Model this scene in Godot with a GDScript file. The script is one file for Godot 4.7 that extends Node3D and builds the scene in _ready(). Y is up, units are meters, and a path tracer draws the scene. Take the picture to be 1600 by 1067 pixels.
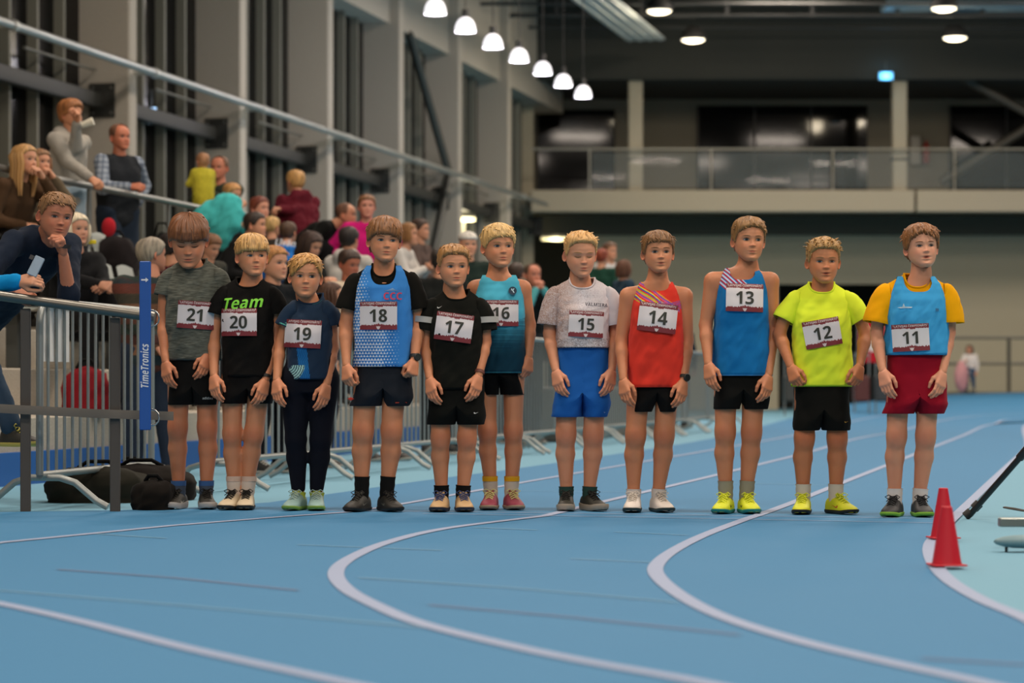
extends Node3D

# ---------- camera geometry: a point seen at a pixel of the 1600 x 1067 frame, at a true depth ----------
const FOCAL := 4200.0
const EYE := 0.64
const HORIZON := 600.0
const SN := 0.2075   # the hall's long axis runs 12 degrees to the right of the view
const CS := 0.9782
var used := {}
var rng := RandomNumberGenerator.new()
var wob := FastNoiseLite.new()
var fine := FastNoiseLite.new()

func at(px: float, py: float, d: float) -> Vector3:
	return Vector3((px - 800.0) / FOCAL * d, EYE + (HORIZON - py) / FOCAL * d, -d)

func ground(px: float, py: float, h := 0.0) -> Vector3:
	return at(px, py, FOCAL * (EYE - h) / (py - HORIZON))

func hall(u: float, v: float, h: float) -> Vector3:   # u along the hall, v across it to the right
	return Vector3(u * SN + v * CS, h, -(u * CS - v * SN))

func hall_basis() -> Basis:
	return Basis(Vector3(CS, 0, SN), Vector3.UP, Vector3(-SN, 0, CS))

func across(p: Vector3) -> float:
	return p.x * CS + p.z * SN

func along(p: Vector3) -> float:
	return p.x * SN - p.z * CS

func lin(r: float, g: float, b: float) -> Color:
	return Color(r, g, b)

func srgb(hex: String) -> Color:   # a vertex colour from an sRGB hex
	return Color.html(hex).srgb_to_linear()

# ---------- mesh collector ----------
class MB:
	var v := PackedVector3Array()
	var c := PackedColorArray()
	var t := PackedVector2Array()
	var ix := PackedInt32Array()
	var col := Color.WHITE

	func vert(p: Vector3, uv := Vector2.ZERO) -> int:
		v.append(p); c.append(col); t.append(uv)
		return v.size() - 1

	func tri(a: int, b: int, d: int) -> void:   # clockwise seen from outside
		ix.append(a); ix.append(b); ix.append(d)

	func quad(a: int, b: int, d: int, e: int) -> void:
		tri(a, b, d); tri(a, d, e)

	func face(a: Vector3, b: Vector3, d: Vector3, e: Vector3) -> void:
		var i := vert(a, Vector2(0, 0)); var j := vert(b, Vector2(1, 0)); var k := vert(d, Vector2(1, 1)); var l := vert(e, Vector2(0, 1))
		quad(i, j, k, l)

	func box(ct: Vector3, size: Vector3, b := Basis.IDENTITY, bev := 0.0) -> void:
		var h := size * 0.5
		var e: float = minf(bev, minf(h.x, minf(h.y, h.z)) * 0.8)
		for ax in 3:
			for s in [-1.0, 1.0]:
				var n := Vector3.ZERO; n[ax] = s
				var p := Vector3.ZERO; p[(ax + 1) % 3] = 1.0
				var q := n.cross(p)
				var hn: Vector3 = n * h[ax]
				var pa: Vector3 = p * (h[(ax + 1) % 3] - e)
				var qa: Vector3 = q * (h[(ax + 2) % 3] - e)
				face(ct + b * (hn - pa + qa), ct + b * (hn + pa + qa), ct + b * (hn + pa - qa), ct + b * (hn - pa - qa))
		if e <= 0.0:
			return
		for ax in 3:
			var i1 := (ax + 1) % 3
			var i2 := (ax + 2) % 3
			for s1 in [-1.0, 1.0]:
				for s2 in [-1.0, 1.0]:
					var A := Vector3.ZERO; A[i1] = s1 * h[i1]; A[i2] = s2 * (h[i2] - e)
					var B := Vector3.ZERO; B[i1] = s1 * (h[i1] - e); B[i2] = s2 * h[i2]
					var L := Vector3.ZERO; L[ax] = h[ax] - e
					if s1 * s2 > 0:
						face(ct + b * (A - L), ct + b * (A + L), ct + b * (B + L), ct + b * (B - L))
					else:
						face(ct + b * (A + L), ct + b * (A - L), ct + b * (B - L), ct + b * (B + L))

	func rings(rs: Array, closed := true, cap0 := false, cap1 := false, uvs := []) -> void:
		# rs: rows of points, each row running anticlockwise seen against the direction of growth
		var n: int = rs[0].size()
		var base := v.size()
		for j in rs.size():
			for k in n:
				vert(rs[j][k], uvs[j][k] if uvs else Vector2(float(k) / n, float(j) / rs.size()))
		var lim := n if closed else n - 1
		for j in rs.size() - 1:
			for k in lim:
				var k2 := (k + 1) % n
				quad(base + j * n + k, base + (j + 1) * n + k, base + (j + 1) * n + k2, base + j * n + k2)
		if cap0:
			cap(rs[0], true)
		if cap1:
			cap(rs[rs.size() - 1], false)

	func cap(r, flip: bool) -> void:
		var m := Vector3.ZERO
		for p in r:
			m += p
		m /= r.size()
		var o := vert(m)
		var first := v.size()
		for p in r:
			vert(p)
		for k in r.size():
			var k2: int = (k + 1) % r.size()
			if flip:
				tri(o, first + k, first + k2)
			else:
				tri(o, first + k2, first + k)

	func tube(pts: Array, rad, sides := 10, caps := true, flat := 1.0) -> void:
		# a round bar swept along points; rad is one radius or one per point
		var rs := []
		var up := Vector3.UP
		var d0: Vector3 = (pts[1] - pts[0]).normalized()
		if absf(d0.dot(up)) > 0.95:
			up = Vector3.BACK
		var x := d0.cross(up).normalized()
		for i in pts.size():
			var d: Vector3
			if i == 0:
				d = d0
			elif i == pts.size() - 1:
				d = (pts[i] - pts[i - 1]).normalized()
			else:
				d = ((pts[i] - pts[i - 1]).normalized() + (pts[i + 1] - pts[i]).normalized()).normalized()
			x = (x - d * x.dot(d)).normalized()
			var y := d.cross(x)
			var r: float = rad[i] if rad is Array else rad
			var row := PackedVector3Array()
			for k in sides:
				var a := TAU * k / sides
				row.append(pts[i] + x * cos(a) * r + y * sin(a) * r * flat)
			rs.append(row)
		rings(rs, true, caps, caps)

	func lathe(o: Vector3, prof: Array, sides := 24, b := Basis.IDENTITY) -> void:
		# prof: (radius, height) from bottom to top
		var rs := []
		for p in prof:
			var row := PackedVector3Array()
			for k in sides:
				var a := -TAU * k / sides
				row.append(o + b * Vector3(cos(a) * p.x, p.y, sin(a) * p.x))
			rs.append(row)
		rings(rs, true, prof[0].x > 0.002, prof[prof.size() - 1].x > 0.002)

	func ellipsoid(o: Vector3, r: Vector3, nu := 12, nv := 8, b := Basis.IDENTITY) -> void:
		var pr := []
		for j in nv + 1:
			var a := -PI / 2 + PI * j / nv
			pr.append(Vector2(maxf(cos(a), 0.001), sin(a)))
		lathe(o, pr, nu, Basis(b.x * r.x, b.y * r.y, b.z * r.z))

	func append(o: MB, x: Transform3D, flip := false) -> void:
		var base := v.size()
		for i in o.v.size():
			v.append(x * o.v[i])
		c.append_array(o.c); t.append_array(o.t)
		var i := 0
		while i < o.ix.size():
			if flip:
				ix.append(base + o.ix[i]); ix.append(base + o.ix[i + 2]); ix.append(base + o.ix[i + 1])
			else:
				ix.append(base + o.ix[i]); ix.append(base + o.ix[i + 1]); ix.append(base + o.ix[i + 2])
			i += 3

	func mesh() -> ArrayMesh:
		var n := PackedVector3Array()
		n.resize(v.size())
		var i := 0
		var m := ix.size()
		while i < m:
			var a := ix[i]; var b := ix[i + 1]; var d := ix[i + 2]
			var f := (v[d] - v[a]).cross(v[b] - v[a])
			n[a] += f; n[b] += f; n[d] += f
			i += 3
		for k in n.size():
			n[k] = n[k].normalized()
		var ar := []
		ar.resize(Mesh.ARRAY_MAX)
		ar[Mesh.ARRAY_VERTEX] = v; ar[Mesh.ARRAY_NORMAL] = n; ar[Mesh.ARRAY_COLOR] = c; ar[Mesh.ARRAY_TEX_UV] = t; ar[Mesh.ARRAY_INDEX] = ix
		var am := ArrayMesh.new()
		am.add_surface_from_arrays(Mesh.PRIMITIVE_TRIANGLES, ar)
		return am

# ---------- distance field, meshed as surface nets ----------
class Field:
	var o: Vector3
	var s: float
	var nx: int
	var ny: int
	var nz: int
	var f := PackedFloat32Array()

	func _init(lo: Vector3, hi: Vector3, cell: float) -> void:
		s = cell; o = lo
		nx = int(ceil((hi.x - lo.x) / s)) + 1; ny = int(ceil((hi.y - lo.y) / s)) + 1; nz = int(ceil((hi.z - lo.z) / s)) + 1
		f.resize(nx * ny * nz)
		f.fill(1.0)

	func lo_i(p: float, base: float) -> int:
		return maxi(0, int(floor((p - base) / s)))

	func capsule(a: Vector3, b: Vector3, ra: float, rb: float, k := 0.02, fl := Vector3.ONE) -> void:
		# tapered bone from a to b; fl squeezes it along the axes about a
		var ba := (b - a) / fl
		var l2 := maxf(ba.length_squared(), 1e-9)
		var pad := maxf(k, s * 2.5)
		var m: float = maxf(ra, rb) + pad
		var x0 := lo_i(minf(a.x, b.x) - m * fl.x, o.x); var x1 := mini(nx - 1, lo_i(maxf(a.x, b.x) + m * fl.x, o.x) + 1)
		var y0 := lo_i(minf(a.y, b.y) - m * fl.y, o.y); var y1 := mini(ny - 1, lo_i(maxf(a.y, b.y) + m * fl.y, o.y) + 1)
		var z0 := lo_i(minf(a.z, b.z) - m * fl.z, o.z); var z1 := mini(nz - 1, lo_i(maxf(a.z, b.z) + m * fl.z, o.z) + 1)
		var ik := 0.25 / k
		for iz in range(z0, z1 + 1):
			for iy in range(y0, y1 + 1):
				var at := (iz * ny + iy) * nx
				for i in range(x0, x1 + 1):
					var pa := (o + Vector3(i, iy, iz) * s - a) / fl
					var h := clampf(pa.dot(ba) / l2, 0.0, 1.0)
					var d := (pa - ba * h).length() - ra - (rb - ra) * h
					if d > pad:
						continue
					var g := f[at + i]
					var e := k - absf(d - g)
					f[at + i] = minf(d, g) - (e * e * ik if e > 0.0 else 0.0)

	func trunk(prof: Array, grow: float, k := 0.02, n := 2.4) -> void:
		# upright trunk: prof rows are [y, half width, half depth, centre z], rising
		var y0 := lo_i(prof[0][0] - s * 2, o.y)
		var y1 := mini(ny - 1, lo_i(prof[prof.size() - 1][0] + s * 2, o.y) + 1)
		var ik := 0.25 / k
		for iy in range(y0, y1 + 1):
			var y := o.y + iy * s
			var r: Array = sample(prof, y)
			var a: float = r[0] + grow
			var b: float = r[1] + grow
			var cz: float = r[2]
			var over: float = maxf(prof[0][0] - y, y - prof[prof.size() - 1][0])
			var mn := minf(a, b)
			for iz in range(lo_i(cz - b - s * 4, o.z), mini(nz - 1, lo_i(cz + b + s * 4, o.z)) + 1):
				var qz := pow(absf(o.z + iz * s - cz) / b, n)
				var at := (iz * ny + iy) * nx
				for i in range(lo_i(-a - s * 4, o.x), mini(nx - 1, lo_i(a + s * 4, o.x)) + 1):
					var q := pow(pow(absf(o.x + i * s) / a, n) + qz, 1.0 / n)
					var d := maxf((q - 1.0) * mn, over)
					var g := f[at + i]
					var e := k - absf(d - g)
					f[at + i] = minf(d, g) - (e * e * ik if e > 0.0 else 0.0)

	static func sample(prof: Array, y: float) -> Array:
		if y <= prof[0][0]:
			return [prof[0][1], prof[0][2], prof[0][3]]
		for i in prof.size() - 1:
			if y <= prof[i + 1][0]:
				var w: float = (y - prof[i][0]) / (prof[i + 1][0] - prof[i][0])
				w = w * w * (3 - 2 * w) * 0.5 + w * 0.5
				return [lerpf(prof[i][1], prof[i + 1][1], w), lerpf(prof[i][2], prof[i + 1][2], w), lerpf(prof[i][3], prof[i + 1][3], w)]
		var e: Array = prof[prof.size() - 1]
		return [e[1], e[2], e[3]]

	func cut(p: Vector3, n: Vector3, rad := 9.0) -> void:   # takes away what lies on n's side of the plane
		for iz in nz:
			for iy in ny:
				for i in nx:
					var q := o + Vector3(i, iy, iz) * s - p
					if q.length() < rad:
						var at := (iz * ny + iy) * nx + i
						f[at] = maxf(f[at], q.dot(n))

	func net(mb: MB) -> void:
		var id := {}
		var sx := 1; var sy := nx; var sz := nx * ny
		var off := [0, sx, sy, sx + sy, sz, sx + sz, sy + sz, sx + sy + sz]
		var pos := [Vector3(0, 0, 0), Vector3(1, 0, 0), Vector3(0, 1, 0), Vector3(1, 1, 0), Vector3(0, 0, 1), Vector3(1, 0, 1), Vector3(0, 1, 1), Vector3(1, 1, 1)]
		var ed := [[0, 1], [2, 3], [4, 5], [6, 7], [0, 2], [1, 3], [4, 6], [5, 7], [0, 4], [1, 5], [2, 6], [3, 7]]
		var lim := s * 2.2
		var cells := PackedInt32Array()
		for iz in nz - 1:
			for iy in ny - 1:
				var row := (iz * ny + iy) * nx
				for i in nx - 1:
					var c0 := row + i
					if absf(f[c0]) > lim:
						continue
					var neg := 0
					for q in off:
						if f[c0 + q] < 0.0:
							neg += 1
					if neg == 0 or neg == 8:
						continue
					var m := Vector3.ZERO
					var cnt := 0
					for e in ed:
						var fa := f[c0 + off[e[0]]]; var fb := f[c0 + off[e[1]]]
						if (fa < 0.0) != (fb < 0.0):
							m += pos[e[0]].lerp(pos[e[1]], fa / (fa - fb))
							cnt += 1
					id[c0] = mb.vert(o + (Vector3(i, iy, iz) + m / cnt) * s)
					cells.append(c0)
		for c0 in cells:
			var a := f[c0] < 0.0
			for ax in 3:
				var d: int = [sx, sy, sz][ax]
				var p: int = [sy, sz, sx][ax]
				var q: int = [sz, sx, sy][ax]
				var b := f[c0 + d] < 0.0
				if a == b or not (id.has(c0 - p) and id.has(c0 - q) and id.has(c0 - p - q)):
					continue
				if a:
					mb.quad(id[c0], id[c0 - q], id[c0 - p - q], id[c0 - p])
				else:
					mb.quad(id[c0], id[c0 - p], id[c0 - p - q], id[c0 - q])

# ---------- nodes ----------
func numbered(called: String) -> String:
	used[called] = used.get(called, -1) + 1
	return called if used[called] == 0 else "%s_%03d" % [called, used[called]]

func obj(called: String, m: MB, mat: Material, parent: Node = null, where := Vector3.ZERO) -> MeshInstance3D:
	var o := MeshInstance3D.new()
	o.name = called if parent else numbered(called)
	o.mesh = m.mesh()
	o.material_override = mat
	o.position = where
	(parent if parent else self).add_child(o, true)
	return o

func inst(called: String, mesh: Mesh, mat: Material, parent: Node, x := Transform3D.IDENTITY) -> MeshInstance3D:
	var o := MeshInstance3D.new()
	o.name = called if parent != self else numbered(called)
	o.mesh = mesh; o.material_override = mat; o.transform = x
	parent.add_child(o, true)
	return o

func thing(called: String, label: String, category: String, where := Vector3.ZERO, turn := 0.0, group := "") -> Node3D:
	var o := Node3D.new()
	o.name = numbered(called)
	add_child(o)
	o.position = where; o.rotation.y = turn
	tag(o, label, category, group)
	return o

func tag(o: Node, label: String, category: String, group := "") -> Node:
	o.set_meta("label", label); o.set_meta("category", category)
	if group:
		o.set_meta("group", group)
	return o

func struct(o: Node, label := "") -> Node:
	o.set_meta("kind", "structure")
	if label:
		o.set_meta("label", label)
	return o

# ---------- materials ----------
var mats := {}

func mat(hex: String, rough := 0.8, metal := 0.0) -> StandardMaterial3D:
	var key := "%s %f %f" % [hex, rough, metal]
	if not mats.has(key):
		var m := StandardMaterial3D.new()
		m.albedo_color = Color.html(hex); m.roughness = rough; m.metallic = metal
		mats[key] = m
	return mats[key]

func cloth(hex: String) -> StandardMaterial3D:
	var key := "cloth " + hex
	if not mats.has(key):
		var m := StandardMaterial3D.new()
		m.albedo_color = Color.html(hex); m.roughness = 0.9
		m.rim_enabled = true; m.rim = 0.15; m.rim_tint = 0.6
		m.metallic_specular = 0.25
		mats[key] = m
	return mats[key]

func vcol(rough := 0.6, scatter := 0.0) -> StandardMaterial3D:
	var key := "v %f %f" % [rough, scatter]
	if not mats.has(key):
		var m := StandardMaterial3D.new()
		m.vertex_color_use_as_albedo = true; m.roughness = rough
		if scatter > 0.0:
			m.subsurf_scatter_enabled = true; m.subsurf_scatter_strength = scatter
		mats[key] = m
	return mats[key]

func glow(hex: String, energy: float) -> StandardMaterial3D:
	var m := StandardMaterial3D.new()
	m.albedo_color = Color.html(hex); m.emission_enabled = true; m.emission = Color.html(hex); m.emission_energy_multiplier = energy
	return m

func grainy(lo: String, hi: String, freq: float, scale: float, rough := 0.85, octaves := 4, bump := 0.0) -> StandardMaterial3D:
	# a mottled surface in world axes
	var m := StandardMaterial3D.new()
	var n := FastNoiseLite.new()
	n.seed = 7; n.frequency = freq; n.fractal_octaves = octaves
	var g := Gradient.new()
	g.set_color(0, Color.html(lo)); g.set_color(1, Color.html(hi))
	g.set_offset(0, 0.25); g.set_offset(1, 0.75)
	var t := NoiseTexture2D.new()
	t.width = 512; t.height = 512; t.seamless = true; t.noise = n; t.color_ramp = g
	m.albedo_texture = t
	m.uv1_triplanar = true; m.uv1_world_triplanar = true; m.uv1_scale = Vector3.ONE * scale
	m.roughness = rough
	if bump > 0.0:
		var b := NoiseTexture2D.new()
		b.width = 512; b.height = 512; b.seamless = true; b.noise = n
		m.heightmap_enabled = true; m.heightmap_texture = b; m.heightmap_scale = bump
	return m

# ---------- lettering ----------
func letters(text: String, size: float, bold := true, face_name := "Droid Sans") -> MB:
	# flat letters in the xy plane, centred, cap height about 0.7 size
	var tm := TextMesh.new()
	var fo := SystemFont.new()
	fo.font_names = PackedStringArray([face_name])
	fo.font_weight = 700 if bold else 400
	tm.font = fo; tm.text = text; tm.font_size = 64; tm.pixel_size = size / 64.0; tm.depth = 0.0; tm.curve_step = 2.0
	var ar := tm.get_mesh_arrays() if tm.get_surface_count() > 0 else []
	var mb := MB.new()
	if ar.is_empty():
		return mb
	mb.v = ar[Mesh.ARRAY_VERTEX]
	mb.ix = ar[Mesh.ARRAY_INDEX]
	for i in mb.v.size():
		mb.c.append(Color.WHITE); mb.t.append(Vector2.ZERO)
	return mb

func outline(pts: Array) -> MB:   # a filled flat figure in the xy plane
	var mb := MB.new()
	var poly := PackedVector2Array(pts)
	if Geometry2D.is_polygon_clockwise(poly):
		poly.reverse()
	var tr := Geometry2D.triangulate_polygon(poly)
	for p in poly:
		mb.vert(Vector3(p.x, p.y, 0))
	var i := 0
	while i < tr.size():
		var a := poly[tr[i]]; var b := poly[tr[i + 1]]; var d := poly[tr[i + 2]]
		if (b - a).cross(d - a) > 0:
			mb.tri(tr[i], tr[i + 2], tr[i + 1])
		else:
			mb.tri(tr[i], tr[i + 1], tr[i + 2])
		i += 3
	return mb

# ================= camera, light =================
func set_camera_and_light() -> void:
	var cam := Camera3D.new()
	cam.name = "camera"
	cam.projection = Camera3D.PROJECTION_FRUSTUM
	cam.near = 0.1; cam.far = 200.0
	cam.size = 0.1 * 1067.0 / FOCAL
	cam.frustum_offset = Vector2(0, 0.1 * (HORIZON - 533.5) / FOCAL)
	cam.position = Vector3(0, EYE, 0)
	var lens := CameraAttributesPhysical.new()
	lens.frustum_near = 0.1; lens.frustum_far = 200.0
	lens.frustum_focal_length = 94.5
	lens.frustum_focus_distance = 13.15
	lens.exposure_aperture = 2.8
	cam.attributes = lens
	add_child(cam)
	cam.current = true
	var env := Environment.new()
	env.background_mode = Environment.BG_COLOR
	env.background_color = Color(0.02, 0.025, 0.035)
	env.tonemap_mode = Environment.TONE_MAPPER_LINEAR
	env.tonemap_exposure = 1.3
	env.sdfgi_enabled = true; env.ssao_enabled = true; env.ssil_enabled = true
	var we := WorldEnvironment.new()
	we.name = "surroundings"
	we.environment = env
	add_child(we)

const ORDINAL := ["first", "second", "third", "fourth", "fifth", "sixth", "seventh", "eighth", "ninth", "tenth", "eleventh", "twelfth"]
const ROOF := 10.6
func hall_lamps() -> void:
	# unseen flat lamps added to light the hall; the farthest brighten the end wall
	var i := 0
	for row in [[-6.0, "#ffeedd"], [1.5, "#ffeedd"], [9.0, "#ffeedd"]]:
		for u in [-6.0, 3.0, 12.0, 21.0, 30.0, 40.0, 49.0, 57.0]:
			var o := thing("unseen_ceiling_lamp", "large flat white lamp added out of view under the dark roof to light the hall", "lamp", hall(u, row[0], 9.6), -asin(SN), "unseen flat lamps added above the track")
			var m := MB.new()
			m.box(Vector3(0, 0.12, 0), Vector3(2.1, 0.14, 1.5), Basis.IDENTITY, 0.02)
			obj("lamp_housing", m, mat("#3c3e3e", 0.6), o)
			m = MB.new()
			m.box(Vector3(0, 0.04, 0), Vector3(1.9, 0.02, 1.3))
			obj("lamp_panel", m, glow("#fff0e0", 2.0), o)
			for s in [-0.9, 0.9]:
				m = MB.new()
				m.tube([Vector3(s, 0.19, 0), Vector3(s, ROOF - 9.6, 0)], 0.012, 6)
				obj("hanger", m, mat("#3c3e3e", 0.6), o)
			var l := AreaLight3D.new()
			l.name = "light"
			l.area_size = Vector2(1.9, 1.3)
			l.light_color = Color.html(row[1])
			l.light_energy = LAMP
			l.area_normalize_energy = true
			l.shadow_enabled = true
			l.set("area_range", 80.0)
			l.position = Vector3(0, 0.02, 0)
			l.rotation.x = -PI / 2
			o.add_child(l)
			i += 1
const LAMP := 30.0

# ================= setting =================
func ribbon(mb: MB, pts: Array, w: float, lift := 0.004) -> void:
	# a painted line w wide lying on the floor along pts
	var rs := []
	for i in pts.size():
		var d: Vector3 = pts[mini(i + 1, pts.size() - 1)] - pts[maxi(i - 1, 0)]
		d.y = 0
		d = d.normalized()
		var n := Vector3(-d.z, 0, d.x)
		var p: Vector3 = pts[i]
		p.y = maxf(p.y, 0.0) + lift
		rs.append(PackedVector3Array([p - n * w * 0.5, p + n * w * 0.5]))
	mb.rings(rs, false)

func smooth(pts: Array, per := 8) -> Array:
	var out := []
	for i in pts.size() - 1:
		var p0: Vector3 = pts[maxi(i - 1, 0)]; var p3: Vector3 = pts[mini(i + 2, pts.size() - 1)]
		for k in per:
			out.append(pts[i].cubic_interpolate(pts[i + 1], p0, p3, float(k) / per))
	out.append(pts[pts.size() - 1])
	return out

func resample(pts: Array, n: int) -> Array:
	var tot := 0.0
	for i in pts.size() - 1:
		tot += pts[i].distance_to(pts[i + 1])
	var out := []
	var i := 0
	var acc := 0.0
	for k in n:
		var want := tot * k / (n - 1)
		while i < pts.size() - 2 and acc + pts[i].distance_to(pts[i + 1]) < want:
			acc += pts[i].distance_to(pts[i + 1])
			i += 1
		out.append(pts[i].lerp(pts[i + 1], clampf((want - acc) / maxf(pts[i].distance_to(pts[i + 1]), 1e-6), 0, 1)))
	return out

func gp(list: Array) -> Array:
	var out := []
	for p in list:
		out.append(ground(p[0], p[1], p[2] if p.size() > 2 else 0.0))
	return out

func ground_and_track() -> void:
	var pale := grainy("#669ab2", "#74a7bd", 0.35, 1.6, 0.85, 4)
	var blue := grainy("#2c719e", "#397fab", 0.3, 1.3, 0.8, 5)
	var m := MB.new()
	m.box(hall(30, 4, -0.1), Vector3(40, 0.2, 90), hall_basis())
	struct(obj("floor", m, pale), "pale blue rubber floor of the sports hall")
	# far part of the track, in strips between its lines, rising into the bend
	var O := smooth(gp([[520, 772], [680, 749], [840, 728], [1110, 686], [1235, 654, 0.04], [1329, 631, 0.22], [1600, 612, 0.46]]) + [Vector3(22, 0.5, -60)], 10)
	var L1 := smooth(gp([[540, 802], [628, 789], [840, 751], [1100, 706], [1240, 681], [1390, 648, 0.05], [1600, 626, 0.3]]) + [Vector3(20, 0.36, -52)], 10)
	var L2 := smooth(gp([[850, 808], [940, 786], [1100, 748], [1250, 711], [1390, 677], [1600, 646, 0.1]]) + [Vector3(17, 0.2, -47)], 10)
	var L3 := smooth(gp([[1165, 813], [1230, 790], [1350, 742], [1500, 683], [1552, 663, 0.0], [1640, 654, 0.05]]) + [Vector3(14, 0.06, -41)], 10)
	var L4 := smooth(gp([[1470, 832], [1500, 801], [1600, 706], [1660, 655]]) + [Vector3(13.5, 0.0, -36)], 10)
	var n := 60
	var lines := [resample(O, n), resample(L1, n), resample(L2, n), resample(L3, n), resample(L4, n)]
	m = MB.new()
	for k in 4:
		var rs := []
		for i in n:
			var pa: Vector3 = lines[k][i]; var pb: Vector3 = lines[k + 1][i]
			pa.y = maxf(pa.y, 0.0) + 0.004; pb.y = maxf(pb.y, 0.0) + 0.004
			rs.append(PackedVector3Array([pa, pb]))
		m.rings(rs, false)
	# the near part, flat, out to behind the camera
	var near := []
	for p in [[540, 802], [520, 772]]:
		near.append(ground(p[0], p[1]))
	for p in [[420, 786], [260, 797], [0, 801], [-500, 806], [-900, 830], [-900, 900], [-600, 1000], [-300, 1100], [200, 1200]]:
		near.append(ground(p[0], p[1]))
	near.append_array([Vector3(-1.0, 0, 3), Vector3(8, 0, 5)])
	for p in [[2200, 1140], [1900, 1075], [1700, 1015], [1600, 968], [1530, 938], [1478, 905], [1456, 875], [1454, 852], [1470, 832], [1165, 813], [850, 808]]:
		near.append(ground(p[0], p[1]))
	var poly := PackedVector2Array()
	for p in near:
		poly.append(Vector2(p.x, p.z))
	var base := m.v.size()
	for p in near:
		m.vert(Vector3(p.x, 0.004, p.z))
	var tr := Geometry2D.triangulate_polygon(poly)
	var i := 0
	while i < tr.size():
		var a := poly[tr[i]]; var b := poly[tr[i + 1]]; var c := poly[tr[i + 2]]
		if (b - a).cross(c - a) > 0:
			m.tri(base + tr[i], base + tr[i + 1], base + tr[i + 2])
		else:
			m.tri(base + tr[i], base + tr[i + 2], base + tr[i + 1])
		i += 3
	var track := struct(obj("floor_track", m, blue), "bright blue running track with white lane lines curving toward the stands")
	# painted lines
	var white := grainy("#8796b6", "#a6b2cc", 0.9, 3.0, 0.8, 4)
	var faint := grainy("#5d95bd", "#86b0c8", 0.9, 3.0, 0.8, 4)
	var red := grainy("#44789f", "#8a7590", 0.5, 2.0, 0.8, 4)
	var c1 := gp([[-300, 890], [-160, 872], [0, 850], [150, 835], [270, 823], [430, 810], [540, 802]])
	var c2 := gp([[1400, 1140], [1230, 1100], [1075, 1066], [920, 1038], [800, 1013], [660, 978], [590, 950], [540, 922], [525, 896], [550, 873], [610, 848], [700, 827], [850, 808]])
	var c3 := gp([[1900, 1150], [1700, 1110], [1510, 1065], [1400, 1041], [1250, 1005], [1130, 967], [1062, 932], [1026, 900], [1030, 880], [1060, 858], [1105, 836], [1165, 813]])
	var c4 := gp([[2200, 1140], [1900, 1075], [1700, 1015], [1600, 968], [1530, 938], [1478, 905], [1456, 875], [1454, 852], [1470, 832]])
	var c0 := gp([[-300, 890], [-160, 915], [0, 946], [130, 975], [300, 1018], [500, 1062], [700, 1105]])
	for a in [[c1 + L1.slice(1), 0.05], [smooth(c2) + L2.slice(1), 0.055], [smooth(c3) + L3.slice(1), 0.055], [smooth(c4) + L4.slice(1), 0.055], [smooth(c0), 0.05]]:
		m = MB.new()
		ribbon(m, a[0], a[1], 0.007)
		obj("lane_line", m, white, track)
	for a in [[[1465, 812], [850, 803], [500, 799]], [[1465, 819], [1110, 812], [660, 804]]]:
		m = MB.new()
		ribbon(m, gp(a), 0.02, 0.0065)
		obj("start_line", m, white, track)
	for a in [[[560, 905], [800, 921], [1060, 944]], [[465, 853], [690, 862]], [[890, 875], [1020, 881]], [[740, 826], [840, 830]], [[150, 836], [260, 843]], [[960, 833], [1075, 838]], [[0, 925], [300, 950], [680, 985]], [[1140, 756], [1330, 760]], [[810, 768], [980, 770]]]:
		m = MB.new()
		ribbon(m, gp(a), 0.02, 0.006)
		obj("exchange_mark", m, faint, track)
	for a in [[[670, 948], [900, 968], [1155, 995]], [[1440, 1032], [1600, 1042]], [[90, 892], [270, 905], [465, 925]]]:
		m = MB.new()
		ribbon(m, gp(a), 0.025, 0.006)
		obj("exchange_mark", m, red, track)

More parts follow.
